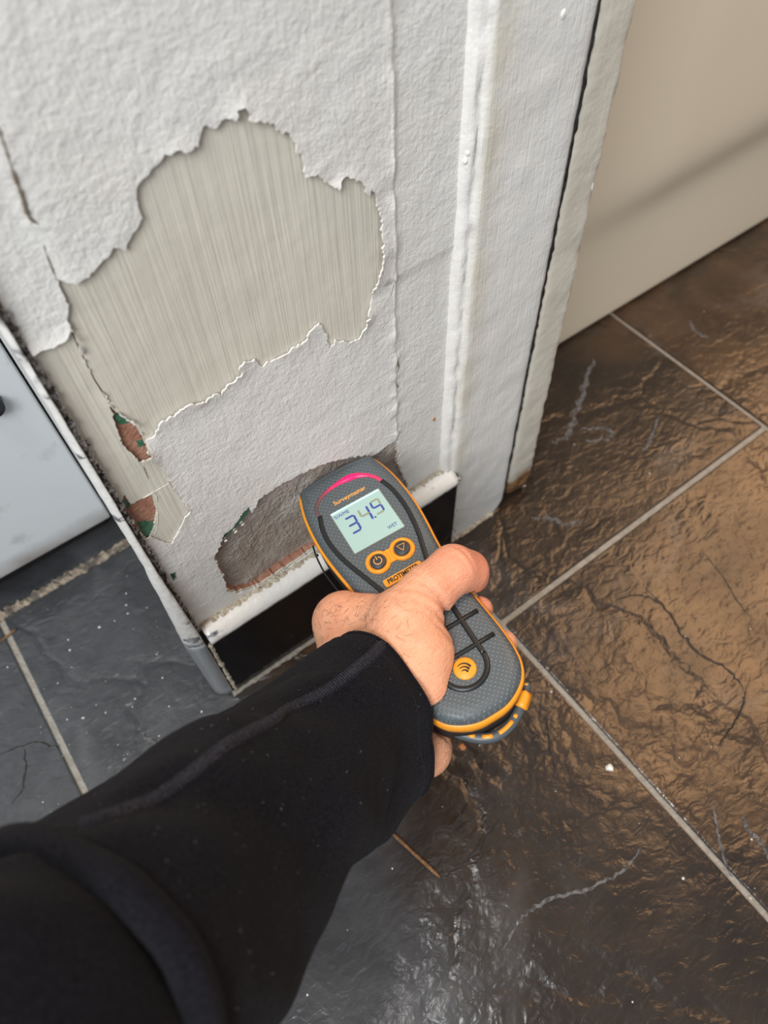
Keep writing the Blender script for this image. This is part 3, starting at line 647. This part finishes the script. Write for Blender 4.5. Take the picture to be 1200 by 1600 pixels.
# orange button surround with two buttons
BX, BY = 0.0081, -0.0294
def figure8():
    R, n, r = 0.0077, 14, 0.0026; P = []
    a0 = 0.62
    for k in range(n+1): a = -PI+a0+(2*PI-2*a0)*k/n; P.append((BX+R*math.cos(a), BY+R*math.sin(a)))
    P2 = [(-x, y) for x, y in P][::-1]; P2 = [(-(x), 2*BY-y) for x, y in P]
    return P+P2
f8 = figure8(); bz = prism('button_surround', f8, -0.0004, 0.0009, M_ORANGE, meter)
for s, nm in ((-1, 'power'), (1, 'arrow')):
    cx = s*BX
    ring = [(cx+0.0064*math.cos(a), BY+0.0064*math.sin(a)) for a in np.linspace(0, 2*PI, 28)[:-1]]
    tube('ring_lip', fz(ring, 0.0009), 0.0010, M_ORANGE, bz, 8, closed=True)
    V = []; F = []; n = 24
    for r, z in ((0.0050, 0.0004), (0.0049, 0.0017), (0.0043, 0.0022), (0.0020, 0.0025)): V += [(cx+r*math.cos(2*PI*k/n), BY+r*math.sin(2*PI*k/n), z) for k in range(n)]
    for l in range(3):
        for k in range(n): F.append((l*n+k, l*n+(k+1) % n, (l+1)*n+(k+1) % n, (l+1)*n+k))
    F.append(tuple(3*n+k for k in range(n)))
    b = mesh('button', V, F, M_BTN, meter, True)
    if nm == 'power':
        tube('power_symbol', fz([(cx+.0024*math.cos(a), BY+.0024*math.sin(a)) for a in np.linspace(PI/2+.5, 5*PI/2-.5, 18)], 0.0026), 0.00032, M_ICON, b, 6)
        tube('power_symbol', fz([(cx, BY+.0006), (cx, BY+.0034)], 0.00262), 0.00032, M_ICON, b, 6)
    else:
        tri = [(cx+.0026*math.cos(a), BY+.0026*math.sin(a)) for a in (PI/6+.0, PI/6+2*PI/3, PI/6+4*PI/3)]
        tri = [(cx-.0024, BY+.0022), (cx+.0026, BY+.0018), (cx-.0002, BY-.0024)]
        tube('arrow_symbol', fz(tri, 0.0026), 0.00034, M_ICON, b, 6, closed=True)
pl = prism('name_plate', rrect(0.0125, 0.0026, 0.0012, 0.0004, -.0441), -0.0002, 0.0006, M_ORANGE, meter)
text('plate_lettering', 'PROTIMETER', 0.0044, (.0004, -.0441, .00068), M_INK, pl, 0.80, 0.028)
em = mesh('emblem', [(0.0062*math.cos(a), -.1107+0.0062*math.sin(a), z) for z in (-.0002, .0007) for a in np.linspace(0, 2*PI, 33)[:-1]]+[(0.0054*math.cos(a), -.1107+0.0054*math.sin(a), .0011) for a in np.linspace(0, 2*PI, 33)[:-1]], [(l*32+i, l*32+(i+1) % 32, (l+1)*32+(i+1) % 32, (l+1)*32+i) for l in (0, 1) for i in range(32)]+[tuple(64+i for i in range(32))], M_ORANGE, meter, True)
for (r, a0, a1, ox, oy) in ((0.0042, 0.05, 2.0, -.0012, -.0012), (0.0030, 0.0, 2.0, -.0014, -.0018), (0.0019, -0.1, 2.0, -.0016, -.0025)):
    pts = [(ox+r*math.cos(a), -.1107+oy+r*math.sin(a)) for a in np.linspace(a0, a1, 12)]
    tube('emblem_arc', fz(pts, 0.0011), np.linspace(0.00055, 0.00012, 12)+0.00012, M_INK, em, 6, squash=0.4)
cp = smooth_path([face(x, y, -0.016) for x, y in ((489,853),(493,866),(500,882),(509,898),(521,914),(534,930))], 4)
cord = tube('cord', cp, 0.0006, M_BLKR, meter, 6); blob_c = face(495, 868, -0.0155)
tube('cord_knot', [blob_c+np.array([-.0012, 0, 0]), blob_c, blob_c+np.array([.0012, 0, 0])], [0.0006, 0.0011, 0.0006], M_BLKR, cord, 8)
# tail socket: dark mouth below the rim, hooped by a grey and orange guard
mouth = [face(x, y, -0.026) for x, y in ((700,1138),(722,1147),(748,1153),(775,1150),(797,1133),(812,1108),(820,1085),(822,1068))]
guardp = smooth_path(mouth, 5)
gd = tube('tail_guard', guardp, 0.0030, M_CASE2, meter, 10)
for a, b in ((7, 9), (11, 14), (16, 21), (22, 23), (33, 34)):
    tube('orange_insert', [(p[0], p[1], p[2]+0.0022) for p in guardp[a:b+1]], 0.0014, M_ORANGE, gd, 8, squash=0.7)
tube('orange_clip', [(p[0]*1.01, p[1], p[2]+0.0028) for p in guardp[25:31]], 0.0040, M_ORANGE, gd, 4)
stack('socket', [(-0.002, -0.0330), (0.0006, -0.0300), (0.0006, -0.0175), (-0.004, -0.0160)], M_DARK, meter)

# ------------------------------------------------------------------ person: left hand and forearm, grown as one skin in the meter's frame
def mz(x, y, zmm): return face(x, y, zmm/1000.0)*1000.0
def toM(Wp): return MN.T@(np.array(Wp)-MT)*1000.0
HG = 1.3
lo = np.array([-120., -215., -92.]); hi = np.array([52., -18., 48.])
nx, ny, nz = [int((hi[i]-lo[i])/HG)+1 for i in range(3)]
ax = [lo[i]+np.arange(n)*HG for i, n in enumerate((nx, ny, nz))]
GX, GY, GZ = np.meshgrid(*[a.astype(np.float32) for a in ax], indexing='ij')
def cone(a, b, ra, rb):
    a = np.asarray(a, float); b = np.asarray(b, float); ab = b-a; L = ab@ab
    t = np.clip(((GX-a[0])*ab[0]+(GY-a[1])*ab[1]+(GZ-a[2])*ab[2])/L, 0, 1).astype(np.float32)
    return np.sqrt((GX-a[0]-t*ab[0])**2+(GY-a[1]-t*ab[1])**2+(GZ-a[2]-t*ab[2])**2)-(ra+(rb-ra)*t)
def smin(a, b, k):
    h = np.clip(0.5+0.5*(b-a)/k, 0, 1); return b+(a-b)*h-k*h*(1-h)
def chain(pts, rad, k=3):
    f = None
    for i in range(len(pts)-1):
        c = cone(pts[i], pts[i+1], rad[i], rad[i+1]); f = c if f is None else smin(f, c, k)
    return f
wrist = mz(560, 1110, -14); elbow_in = toM(at_d(430, 1275, 0.315))
th = [mz(612, 1030, 0), mz(632, 968, 10), mz(668, 925, 12.5), mz(708, 890, 11.5), mz(731, 893, 2), mz(739, 902, -6)]
thumb = chain(th, [21, 17.5, 14.2, 13.2, 11.2, 9.0], 5)
thenar = smin(cone(mz(585, 1090, -4), mz(652, 1022, 1), 20, 19), cone(mz(652, 1022, 1), mz(662, 1075, -5), 19, 15), 6)
hypo = smin(cone(mz(590, 1150, -38), mz(662, 1170, -40), 19, 16), cone(wrist, mz(590, 1150, -38), 24, 19), 8)
imcp, mmcp, rmcp, lmcp = mz(533, 972, -12), np.array([-47., -70, -26]), np.array([-46., -86, -38]), np.array([-40., -101, -46])
palm = cone(wrist, imcp, 23, 14.0)
for q, r in ((mmcp, 13.5), (rmcp, 13), (lmcp, 12)): palm = smin(palm, cone(wrist, q, 22, r), 9)
palm = smin(palm, cone(imcp, lmcp, 13, 12), 9)
web = smin(cone(mz(607, 985, 0), imcp, 16, 14), cone(mz(600, 962, 2), mz(545, 960, -6), 11, 12), 8)
fore = cone(wrist, elbow_in, 27, 32)
hand = smin(palm, fore, 12); hand = smin(hand, web, 8); hand = smin(hand, thenar, 9); hand = smin(hand, thumb, 7); hand = smin(hand, hypo, 10)
mt, rt = mz(750, 952, -17), mz(788, 1005, -18)
FING = [([imcp, (-40, -40, -42), (-10, -44, -45), (8, -47, -44)], [13, 10.5, 9.2, 8.0]),
        ([mmcp, (-38, -62, -45), (2, -69, -46), (26, -74, -42), mt], [12.5, 10.5, 9.2, 8.8, 7.6]),
        ([rmcp, (-34, -84, -48), (2, -92, -46), (26, -100, -42), rt], [12, 10, 9, 8.6, 7.4]),
        ([lmcp, (-30, -106, -50), (-4, -112, -44), (8, -114, -42)], [11, 9, 8, 7])]
for pts, rad in FING:
    hand = smin(hand, chain(pts, rad, 3), 3.0)
# flesh gives way to the meter: carve the casing out of it
ox, oy = np.meshgrid(ax[0], ax[1], indexing='ij'); olm = OL*1000
d2 = seg_dist(ox.ravel(), oy.ravel(), [tuple(p) for p in olm]); ins = pip(ox.ravel(), oy.ravel(), [tuple(p) for p in olm]); d2 = np.where(ins, -d2, d2).reshape(ox.shape)-1.9
mdf = np.maximum(np.maximum(d2[:, :, None], GZ-0.5), -33.8-GZ)
hand = np.maximum(hand, -mdf)
def surface_nets(f, o, h):
    s = f < 0; n = f.shape; c = np.zeros((n[0]-1, n[1]-1, n[2]-1), int)
    corners = [(i, j, k) for i in (0, 1) for j in (0, 1) for k in (0, 1)]
    sl = lambda c_: tuple(slice(c_[q], n[q]-1+c_[q]) for q in range(3))
    for q in corners: c += s[sl(q)]
    m = (c > 0) & (c < 8); idx = np.argwhere(m); N = len(idx); ids = -np.ones(m.shape, int); ids[m] = np.arange(N)
    acc = np.zeros((N, 3)); cnt = np.zeros(N)
    for a in corners:
        for axq in range(3):
            if a[axq]: continue
            b = list(a); b[axq] = 1
            fa = f[idx[:, 0]+a[0], idx[:, 1]+a[1], idx[:, 2]+a[2]]; fb = f[idx[:, 0]+b[0], idx[:, 1]+b[1], idx[:, 2]+b[2]]
            x = (fa < 0) != (fb < 0); t = np.where(x, fa/np.where(x, fa-fb, 1), 0)
            p = np.tile(np.array(a, float), (N, 1)); p[:, axq] = t; acc[x] += p[x]; cnt[x] += 1
    V = (idx+acc/cnt[:, None])*h+o; F = []
    for axq in range(3):
        u, v = (axq+1) % 3, (axq+2) % 3
        a = [slice(None)]*3; b = [slice(None)]*3; a[axq] = slice(0, n[axq]-1); b[axq] = slice(1, n[axq])
        sa, sb = s[tuple(a)], s[tuple(b)]; e = np.argwhere(sa != sb)
        ok = (e[:, u] > 0) & (e[:, v] > 0) & (e[:, u] < n[u]-1) & (e[:, v] < n[v]-1); e = e[ok]
        def cell(du, dv): q = e.copy(); q[:, u] += du; q[:, v] += dv; return ids[q[:, 0], q[:, 1], q[:, 2]]
        quad = np.stack([cell(-1, -1), cell(0, -1), cell(0, 0), cell(-1, 0)], 1)
        fl_ = ~sa[e[:, 0], e[:, 1], e[:, 2]]; quad[fl_] = quad[fl_][:, ::-1]; F.append(quad)
    return V, np.vstack(F)
hv, hf = surface_nets(hand, lo, HG)
def largest(V, F):
    lab = np.arange(len(V))
    for _ in range(3000):
        m = lab[F].min(1); new = lab.copy()
        for q in range(4): np.minimum.at(new, F[:, q], m)
        new = new[new]
        if (new == lab).all(): break
        lab = new
    u, c = np.unique(lab, return_counts=True); print('hand pieces', len(u), c)
    k = lab == u[c.argmax()]; ix = np.cumsum(k)-1; return V[k], ix[F[k[F[:, 0]]]]
hv, hf = largest(hv, hf)
def vnormals(V, F):
    n = np.zeros_like(V); fn = np.cross(V[F[:, 2]]-V[F[:, 0]], V[F[:, 3]]-V[F[:, 1]])
    for q in range(4): np.add.at(n, F[:, q], fn)
    return n/np.maximum(1e-9, np.linalg.norm(n, axis=1))[:, None]
# relax once, then press in the creases of the thumb joints
def relax(V, F, it):
    for _ in range(it):
        s = np.zeros_like(V); c = np.zeros(len(V))
        for q in range(4):
            np.add.at(s, F[:, q], V[F[:, (q+1) % 4]]+V[F[:, (q+3) % 4]]); np.add.at(c, F[:, q], 2)
        V = V+0.5*(s/c[:, None]-V)
    return V
hv = relax(hv, hf, 2); hn = vnormals(hv, hf)
thd = th[3]-th[1]; thd = thd/np.linalg.norm(thd); prp = np.cross(thd, [0, 0, 1]); prp /= np.linalg.norm(prp)
for (px, py, dep, wid, rad_, bend) in [(712,958,1.3,1.5,26,0.012),(700,945,0.55,1.1,26,0.010),(690,938,0.5,1.0,24,0.01),(706,972,0.6,1.2,26,0.012),(676,925,0.35,1.0,20,0.008),(715,872,0.45,0.9,11,0.02),(708,876,0.35,0.9,12,0.02),(726,866,0.45,0.9,10,0.03),(720,880,0.35,0.8,10,0.03),(668,915,0.35,0.9,16,0.008),(660,905,0.3,0.9,16,0.008),(648,900,0.3,0.9,16,0.006),(683,932,0.5,0.9,22,0.01),(694,950,0.6,0.9,22,0.011),(700,984,0.45,1.1,20,0.012)]:
    c0 = mz(px, py, 20); r = hv-c0; a = r@thd; b = r@prp
    hv = hv-hn*(1.5*dep*np.exp(-((a+bend*b*b)/wid)**2)*np.exp(-(np.linalg.norm(r, axis=1)/rad_)**2))[:, None]
# hand hangs together in the world
person = empty('person', at_z(300, 1440, 0.0)); tag(person, 'person in a black sweatshirt sleeve reaching in, left hand gripping the damp meter', 'person')
HW = (hv/1000)@MN.T+MT
arm = mesh('arm', HW, hf, M_SKIN, None, True); keep(arm, person)
HN = hn@MN.T
# thumbnail on the far side of the bent tip
nd = (th[5]-th[4])/np.linalg.norm(th[5]-th[4]); ns = np.cross(nd, [0, 1, 0]); ns /= np.linalg.norm(ns)
# hairs over the back of the hand and the wrist
pp = project(HW); vis = ((EYE-HW)*HN).sum(1) > 0.05
cand = np.where(vis & (pp[:, 0] > 492) & (pp[:, 0] < 640) & (pp[:, 1] > 930) & (pp[:, 1] < 1040) & (hn[:, 2] > 0.0))[0]
V = []; F = []
for i in rng.choice(cand, 520):
    u = pp[i]; wgt = math.exp(-((u[0]-545)/38)**2-((u[1]-968)/30)**2)+0.16
    if rng.random() > wgt*0.8: continue
    p = HW[i]-HN[i]*0.0003; d0 = np.cross(HN[i], RR[2]); d0 /= max(1e-6, np.linalg.norm(d0)); d1 = np.cross(HN[i], d0)
    ang = rng.normal()*0.7+2.2; d = d0*math.cos(ang)+d1*math.sin(ang); L = 0.003+0.0045*rng.random(); cv = rng.normal()*0.9
    pts = []
    for k in range(5):
        t = k/4; a = ang+cv*t; dd = d0*math.cos(a)+d1*math.sin(a); pts.append(p.copy()); p = p+dd*L/4+HN[i]*(0.00055*(1-1.3*t))
    v, f = tube_data(pts, np.linspace(0.00008, 0.00004, 5), 3); s = len(V); V += v; F += [tuple(q+s for q in g) for g in f]
hair = mesh('hand_hair', V, F, M_HAIR); keep(hair, arm); tag(hair, kind='stuff')

# ------------------------------------------------------------------ sleeve
def fabric_tube(axis_pts, radii, nu, nv, tilt=None, seed=0.0, wr=1.0):
    P = smooth_path(axis_pts, nu); n = len(P); R = np.interp(np.linspace(0, 1, n), np.linspace(0, 1, len(radii)), radii)
    V = np.zeros((n, nv, 3)); up = -RR[2]
    T = np.gradient(P, axis=0); T /= np.linalg.norm(T, axis=1)[:, None]
    acc = np.concatenate([[0], np.cumsum(np.linalg.norm(np.diff(P, axis=0), axis=1))])
    for i in range(n):
        s = np.cross(T[i], up); s /= np.linalg.norm(s); u = np.cross(s, T[i])
        a = np.linspace(0, 2*PI, nv, endpoint=False)
        wob = 0.0045*wr*np.sin(2*a+acc[i]*26+seed)*np.sin(acc[i]*40+1.0+seed)+0.0018*wr*np.sin(5*a+acc[i]*60)*np.sin(acc[i]*75+a)+0.0028*wr*np.sin(3*a-acc[i]*45+2*seed)+0.0030*wr*fbm(np.cos(a)*0.9+acc[i]*14+seed, np.sin(a)*0.9+acc[i]*9, 3, 2)
        r = R[i]+wob
        V[i] = P[i]+r[:, None]*(np.cos(a)[:, None]*s+np.sin(a)[:, None]*u)
        if tilt is not None: V[i] += T[i]*(tilt(a)*max(0, 1-acc[i]/0.07))[:, None]
    F = [(i*nv+k, i*nv+(k+1) % nv, (i+1)*nv+(k+1) % nv, (i+1)*nv+k) for i in range(n-1) for k in range(nv)]
    return V, F, P, T
cuff_c, mid_c, ridge_c, up_c = at_d(568, 1130, 0.388), at_d(415, 1268, 0.318), at_d(88, 1575, 0.215), at_d(-60, 1720, 0.180)
SV, SF, SPth, _ = fabric_tube([cuff_c, mid_c, ridge_c], [0.0455, 0.0455, 0.0472, 0.0520, 0.0560], 34, 96)
slv = mesh('sleeve', SV.reshape(-1, 3), SF, M_FAB, None, True, fix=True); keep(slv, person)
md = slv.modifiers.new('thickness', 'SOLIDIFY'); md.thickness = 0.0016; md.offset = -1
bvh = BVHTree.FromPolygons([Vector(v) for v in SV.reshape(-1, 3)], SF)
def on_sleeve(px, py, lift=0.0):
    d = Vector(ray(px, py)).normalized(); h = bvh.ray_cast(Vector(EYE), d)
    return None if h[0] is None else np.array(h[0])-np.array(d)*lift
hem = tube('cuff_hem', SV[0], 0.0013, M_FAB, None, 6, closed=True); keep(hem, slv)
ridge = tube('sleeve_fold', SV[-1]+(np.array(ridge_c)-SV[-1])*0.02, 0.0058, M_FAB, None, 10, closed=True); keep(ridge, slv)
UV_, UF, _, _ = fabric_tube([SPth[-7], up_c, at_d(-330, 1940, 0.165), at_d(-900, 2350, 0.16)], [0.0450, 0.0475, 0.050, 0.054, 0.058], 24, 80, seed=1.7)
UF = UF+[tuple(len(UV_.reshape(-1, 3))-80+k for k in range(80))]
ups = mesh('upper_sleeve', UV_.reshape(-1, 3), UF, M_FAB, None, True, fix=True); keep(ups, person)
ups.modifiers.new('thickness', 'SOLIDIFY').thickness = 0.0016
# flat seam along the top of the sleeve with its stitches
sp = [on_sleeve(*p, 0.0004) for p in ((597,1006),(583,1023),(548,1052),(507,1082),(449,1111),(432,1125),(390,1146),(350,1169),(292,1216),(245,1250),(200,1268),(170,1279),(145,1287),(124,1292))]
sp = smooth_path([p for p in sp if p is not None], 10)
def side_vec(P):
    T = np.gradient(P, axis=0); T /= np.linalg.norm(T, axis=1)[:, None]; S = np.cross(T, (EYE-P)/np.linalg.norm(EYE-P, axis=1)[:, None]); return T, S/np.linalg.norm(S, axis=1)[:, None]
if len(sp) > 4:
    T, S_ = side_vec(sp)
    seam = tube('sleeve_seam', sp, 0.0022, M_SEAM, None, 8); keep(seam, slv)
    V = []; F = []
    toward = (EYE-sp)/np.linalg.norm(EYE-sp, axis=1)[:, None]
    L = np.concatenate([[0], np.cumsum(np.linalg.norm(np.diff(sp, axis=0), axis=1))]); m = int(L[-1]/0.0013)
    for k in range(m):
        t = L[-1]*k/m; p = np.array([np.interp(t, L, sp[:, q]) for q in range(3)]); i = min(len(sp)-1, int(np.searchsorted(L, t)))
        a = p-S_[i]*0.0030+toward[i]*0.0006; b = p+S_[i]*0.0030+T[i]*0.0008+toward[i]*0.0006; c = p+toward[i]*0.0027
        v, f = tube_data([a, c*0.5+a*0.5+toward[i]*0.0007, c, c*0.5+b*0.5+toward[i]*0.0007, b], 0.00026, 4); s = len(V); V += v; F += [tuple(q+s for q in g) for g in f]
    st = mesh('seam_stitching', V, F, M_STITCH, None); keep(st, seam); tag(st, kind='stuff')
# stitch line round the cuff and lint
idx_ring = 6
V = []; F = []
ringp = SV[5]; cen = ringp.mean(0)
for k in range(96):
    a, b = ringp[k], ringp[(k+1) % 96]
    for q in range(2):
        s0 = a+(b-a)*(q*0.5+0.05); s1 = a+(b-a)*(q*0.5+0.38); o_ = (s0-cen)/np.linalg.norm(s0-cen)*0.0001
        v, f = tube_data([s0+o_, s1+o_], 0.00022, 4); s = len(V); V += v; F += [tuple(x+s for x in g) for g in f]
cs = mesh('cuff_stitching', V, F, M_SEAM, None); keep(cs, slv); tag(cs, kind='stuff')
V = []; F = []
for k in range(190):
    px, py = rng.uniform(120, 680), rng.uniform(1000, 1600); p = on_sleeve(px, py, 0.0003)
    if p is None: continue
    d = rng.normal(size=3); d /= np.linalg.norm(d); L = 0.0003+0.0011*rng.random()**3; e = p+d*L; e2 = p+d*L*0.5+np.array([0, 0, 0.0003])
    v, f = tube_data([p, e2, e], 0.00004+0.00005*rng.random(), 3); s = len(V); V += v; F += [tuple(x+s for x in g) for g in f]
li = mesh('lint', V, F, M_LINT, None); keep(li, slv); tag(li, kind='stuff')

# ------------------------------------------------------------------ small things on the floor
def crumb(c, r, n=6):
    V = []; 
    for a, z in ((0, 0.15), (1, 0.75)):
        for k in range(n): q = 2*PI*k/n+a*0.5; s = (1-0.35*a)*(0.7+0.5*rng.random()); V.append((c[0]+r*s*math.cos(q), c[1]+r*s*math.sin(q), c[2]+r*z*(0.8+0.3*rng.random())))
    V.append((c[0], c[1], c[2]+r)); F = [(k, (k+1) % n, n+(k+1) % n, n+k) for k in range(n)]+[(n+k, n+(k+1) % n, 2*n) for k in range(n)]+[tuple(range(n-1, -1, -1))]
    return V, F
V = []; F = []
for k in range(190):
    px, py = (rng.uniform(0, 1200), rng.uniform(400, 1600)) if k < 120 else (rng.uniform(60, 420), rng.uniform(880, 1280))
    p = at_z(px, py, 0.0)
    if p[1] > 0.226 and -0.004 < p[0] < 0.33 or p[1] > 0.345 and p[0] > 0.3 or p[1] > 0.40: continue
    v, f = crumb(p, 0.0003+0.0008*rng.random()**3); s = len(V); V += v; F += [tuple(x+s for x in g) for g in f]
cr = mesh('crumbs_and_glints', V, F, M_CHIP); tag(cr, 'tiny pale crumbs also standing in for droplet glints over the slate floor tiles', 'debris', kind='stuff')  # pale specks: paint crumbs that also stand in for droplet glints
for (px, py, r, mt_, nm, lb) in ((952,1199,0.0030,M_CHIP,'paint_chip','white paint chip on the edge of the grout line right of the meter'),
                             (722,1167,0.0028,M_RUSTY,'rust_crumb','orange-brown crumb on the floor just below the tail of the meter'),
                             (818,757,0.0026,M_CHIP,'plaster_crumb','white plaster crumb at the rotten foot of the door frame')):
    p = at_z(px, py, 0.0); v, f = crumb((0, 0, 0), r, 8); o = mesh(nm, v, f, mt_); o.location = p; tag(o, lb, 'debris')
def splinter(a, b, r, lb):
    A, B = at_z(*a, 0.0), at_z(*b, 0.0); P = [A*(1-t)+B*t+np.array([0, 0, r*0.8+0.0004*math.sin(9*t)]) for t in np.linspace(0, 1, 9)]
    o = tube('wood_splinter', [p-A for p in P], np.array([.5, .9, 1, .8, .95, .8, 1, .9, .5])*r, M_WOOD, None, 7); o.location = A; tag(o, lb, 'splinter')
splinter((610, 1300), (687, 1371), 0.0014, 'thin brown wood splinter on the floor beside the underside of the sleeve')
splinter((-12, 1012), (27, 983), 0.0011, 'short pale splinter lying across the grout line at the left edge')

# cleft lines and pale veins that run over the slate
M_CLEFT = plain('slate_cleft', (0.008, 0.006, 0.005), 0.5); M_VEIN = m_mortar('pale_vein', (0.16, 0.16, 0.165), (0.06, 0.058, 0.056), 240)
def vein(name, pix, wd, mat, z=0.00025):
    P = smooth_path([at_z(x, y, z) for x, y in pix], 7); n = len(P); T = np.gradient(P, axis=0); T /= np.linalg.norm(T, axis=1)[:, None]
    S = np.stack([-T[:, 1], T[:, 0], 0*T[:, 0]], 1); P = P+S*(rng.normal(size=n)*wd*0.5)[:, None]
    env = np.sin(np.linspace(0.08, PI-0.08, n))**0.5*(0.55+0.8*rng.random(n))*wd; V = []; F = []
    for i in range(n): V += [P[i]-S[i]*env[i]-np.array([0, 0, z]), P[i], P[i]+S[i]*env[i]-np.array([0, 0, z])]
    for i in range(n-1): a = 3*i; F += [(a, a+1, a+4, a+3), (a+1, a+2, a+5, a+4)]
    mesh(name, V, F, mat, fl, False, fix=True)
for pix, wd in (([(962,938),(985,930),(1012,932),(1040,950),(1062,985),(1088,1018),(1128,1040),(1152,1062),(1164,1082)],0.0013),([(1164,1080),(1158,1110),(1140,1140),(1122,1165)],0.0008),
                ([(1005,915),(1022,932),(1040,950)],0.0006),([(1098,862),(1125,895),(1150,935),(1172,965)],0.0006),([(852,1120),(858,1160),(866,1200)],0.0008),([(688,1372),(720,1355),(755,1315),(778,1280)],0.0012),
                ([(0,1178),(30,1168),(58,1160),(92,1168)],0.0009),([(38,1170),(40,1200),(34,1235),(18,1255)],0.0008)):
    vein('slate_cleft', pix, wd, M_CLEFT)
for pix, wd in (([(788,1480),(805,1450),(830,1420),(880,1398),(930,1385),(975,1358),(1002,1325)],0.0011),([(1115,1258),(1120,1290),(1128,1330),(1142,1370)],0.0010),([(1160,1275),(1172,1300),(1190,1318),(1203,1345)],0.0016),
                ([(719,1530),(720,1560),(722,1590)],0.0014),([(926,560),(915,600),(900,650),(885,680),(862,690)],0.0030),([(905,672),(935,668),(955,672),(950,685),(915,688)],0.0018),([(830,810),(855,808),(885,818),(910,815)],0.0020),
                ([(1078,500),(1090,520),(1110,528)],0.0016),([(215,1140),(245,1158),(285,1172)],0.0022),([(1030,650),(1015,690),(1005,705)],0.0014)):
    vein('pale_vein', pix, wd, M_VEIN, 0.0002)
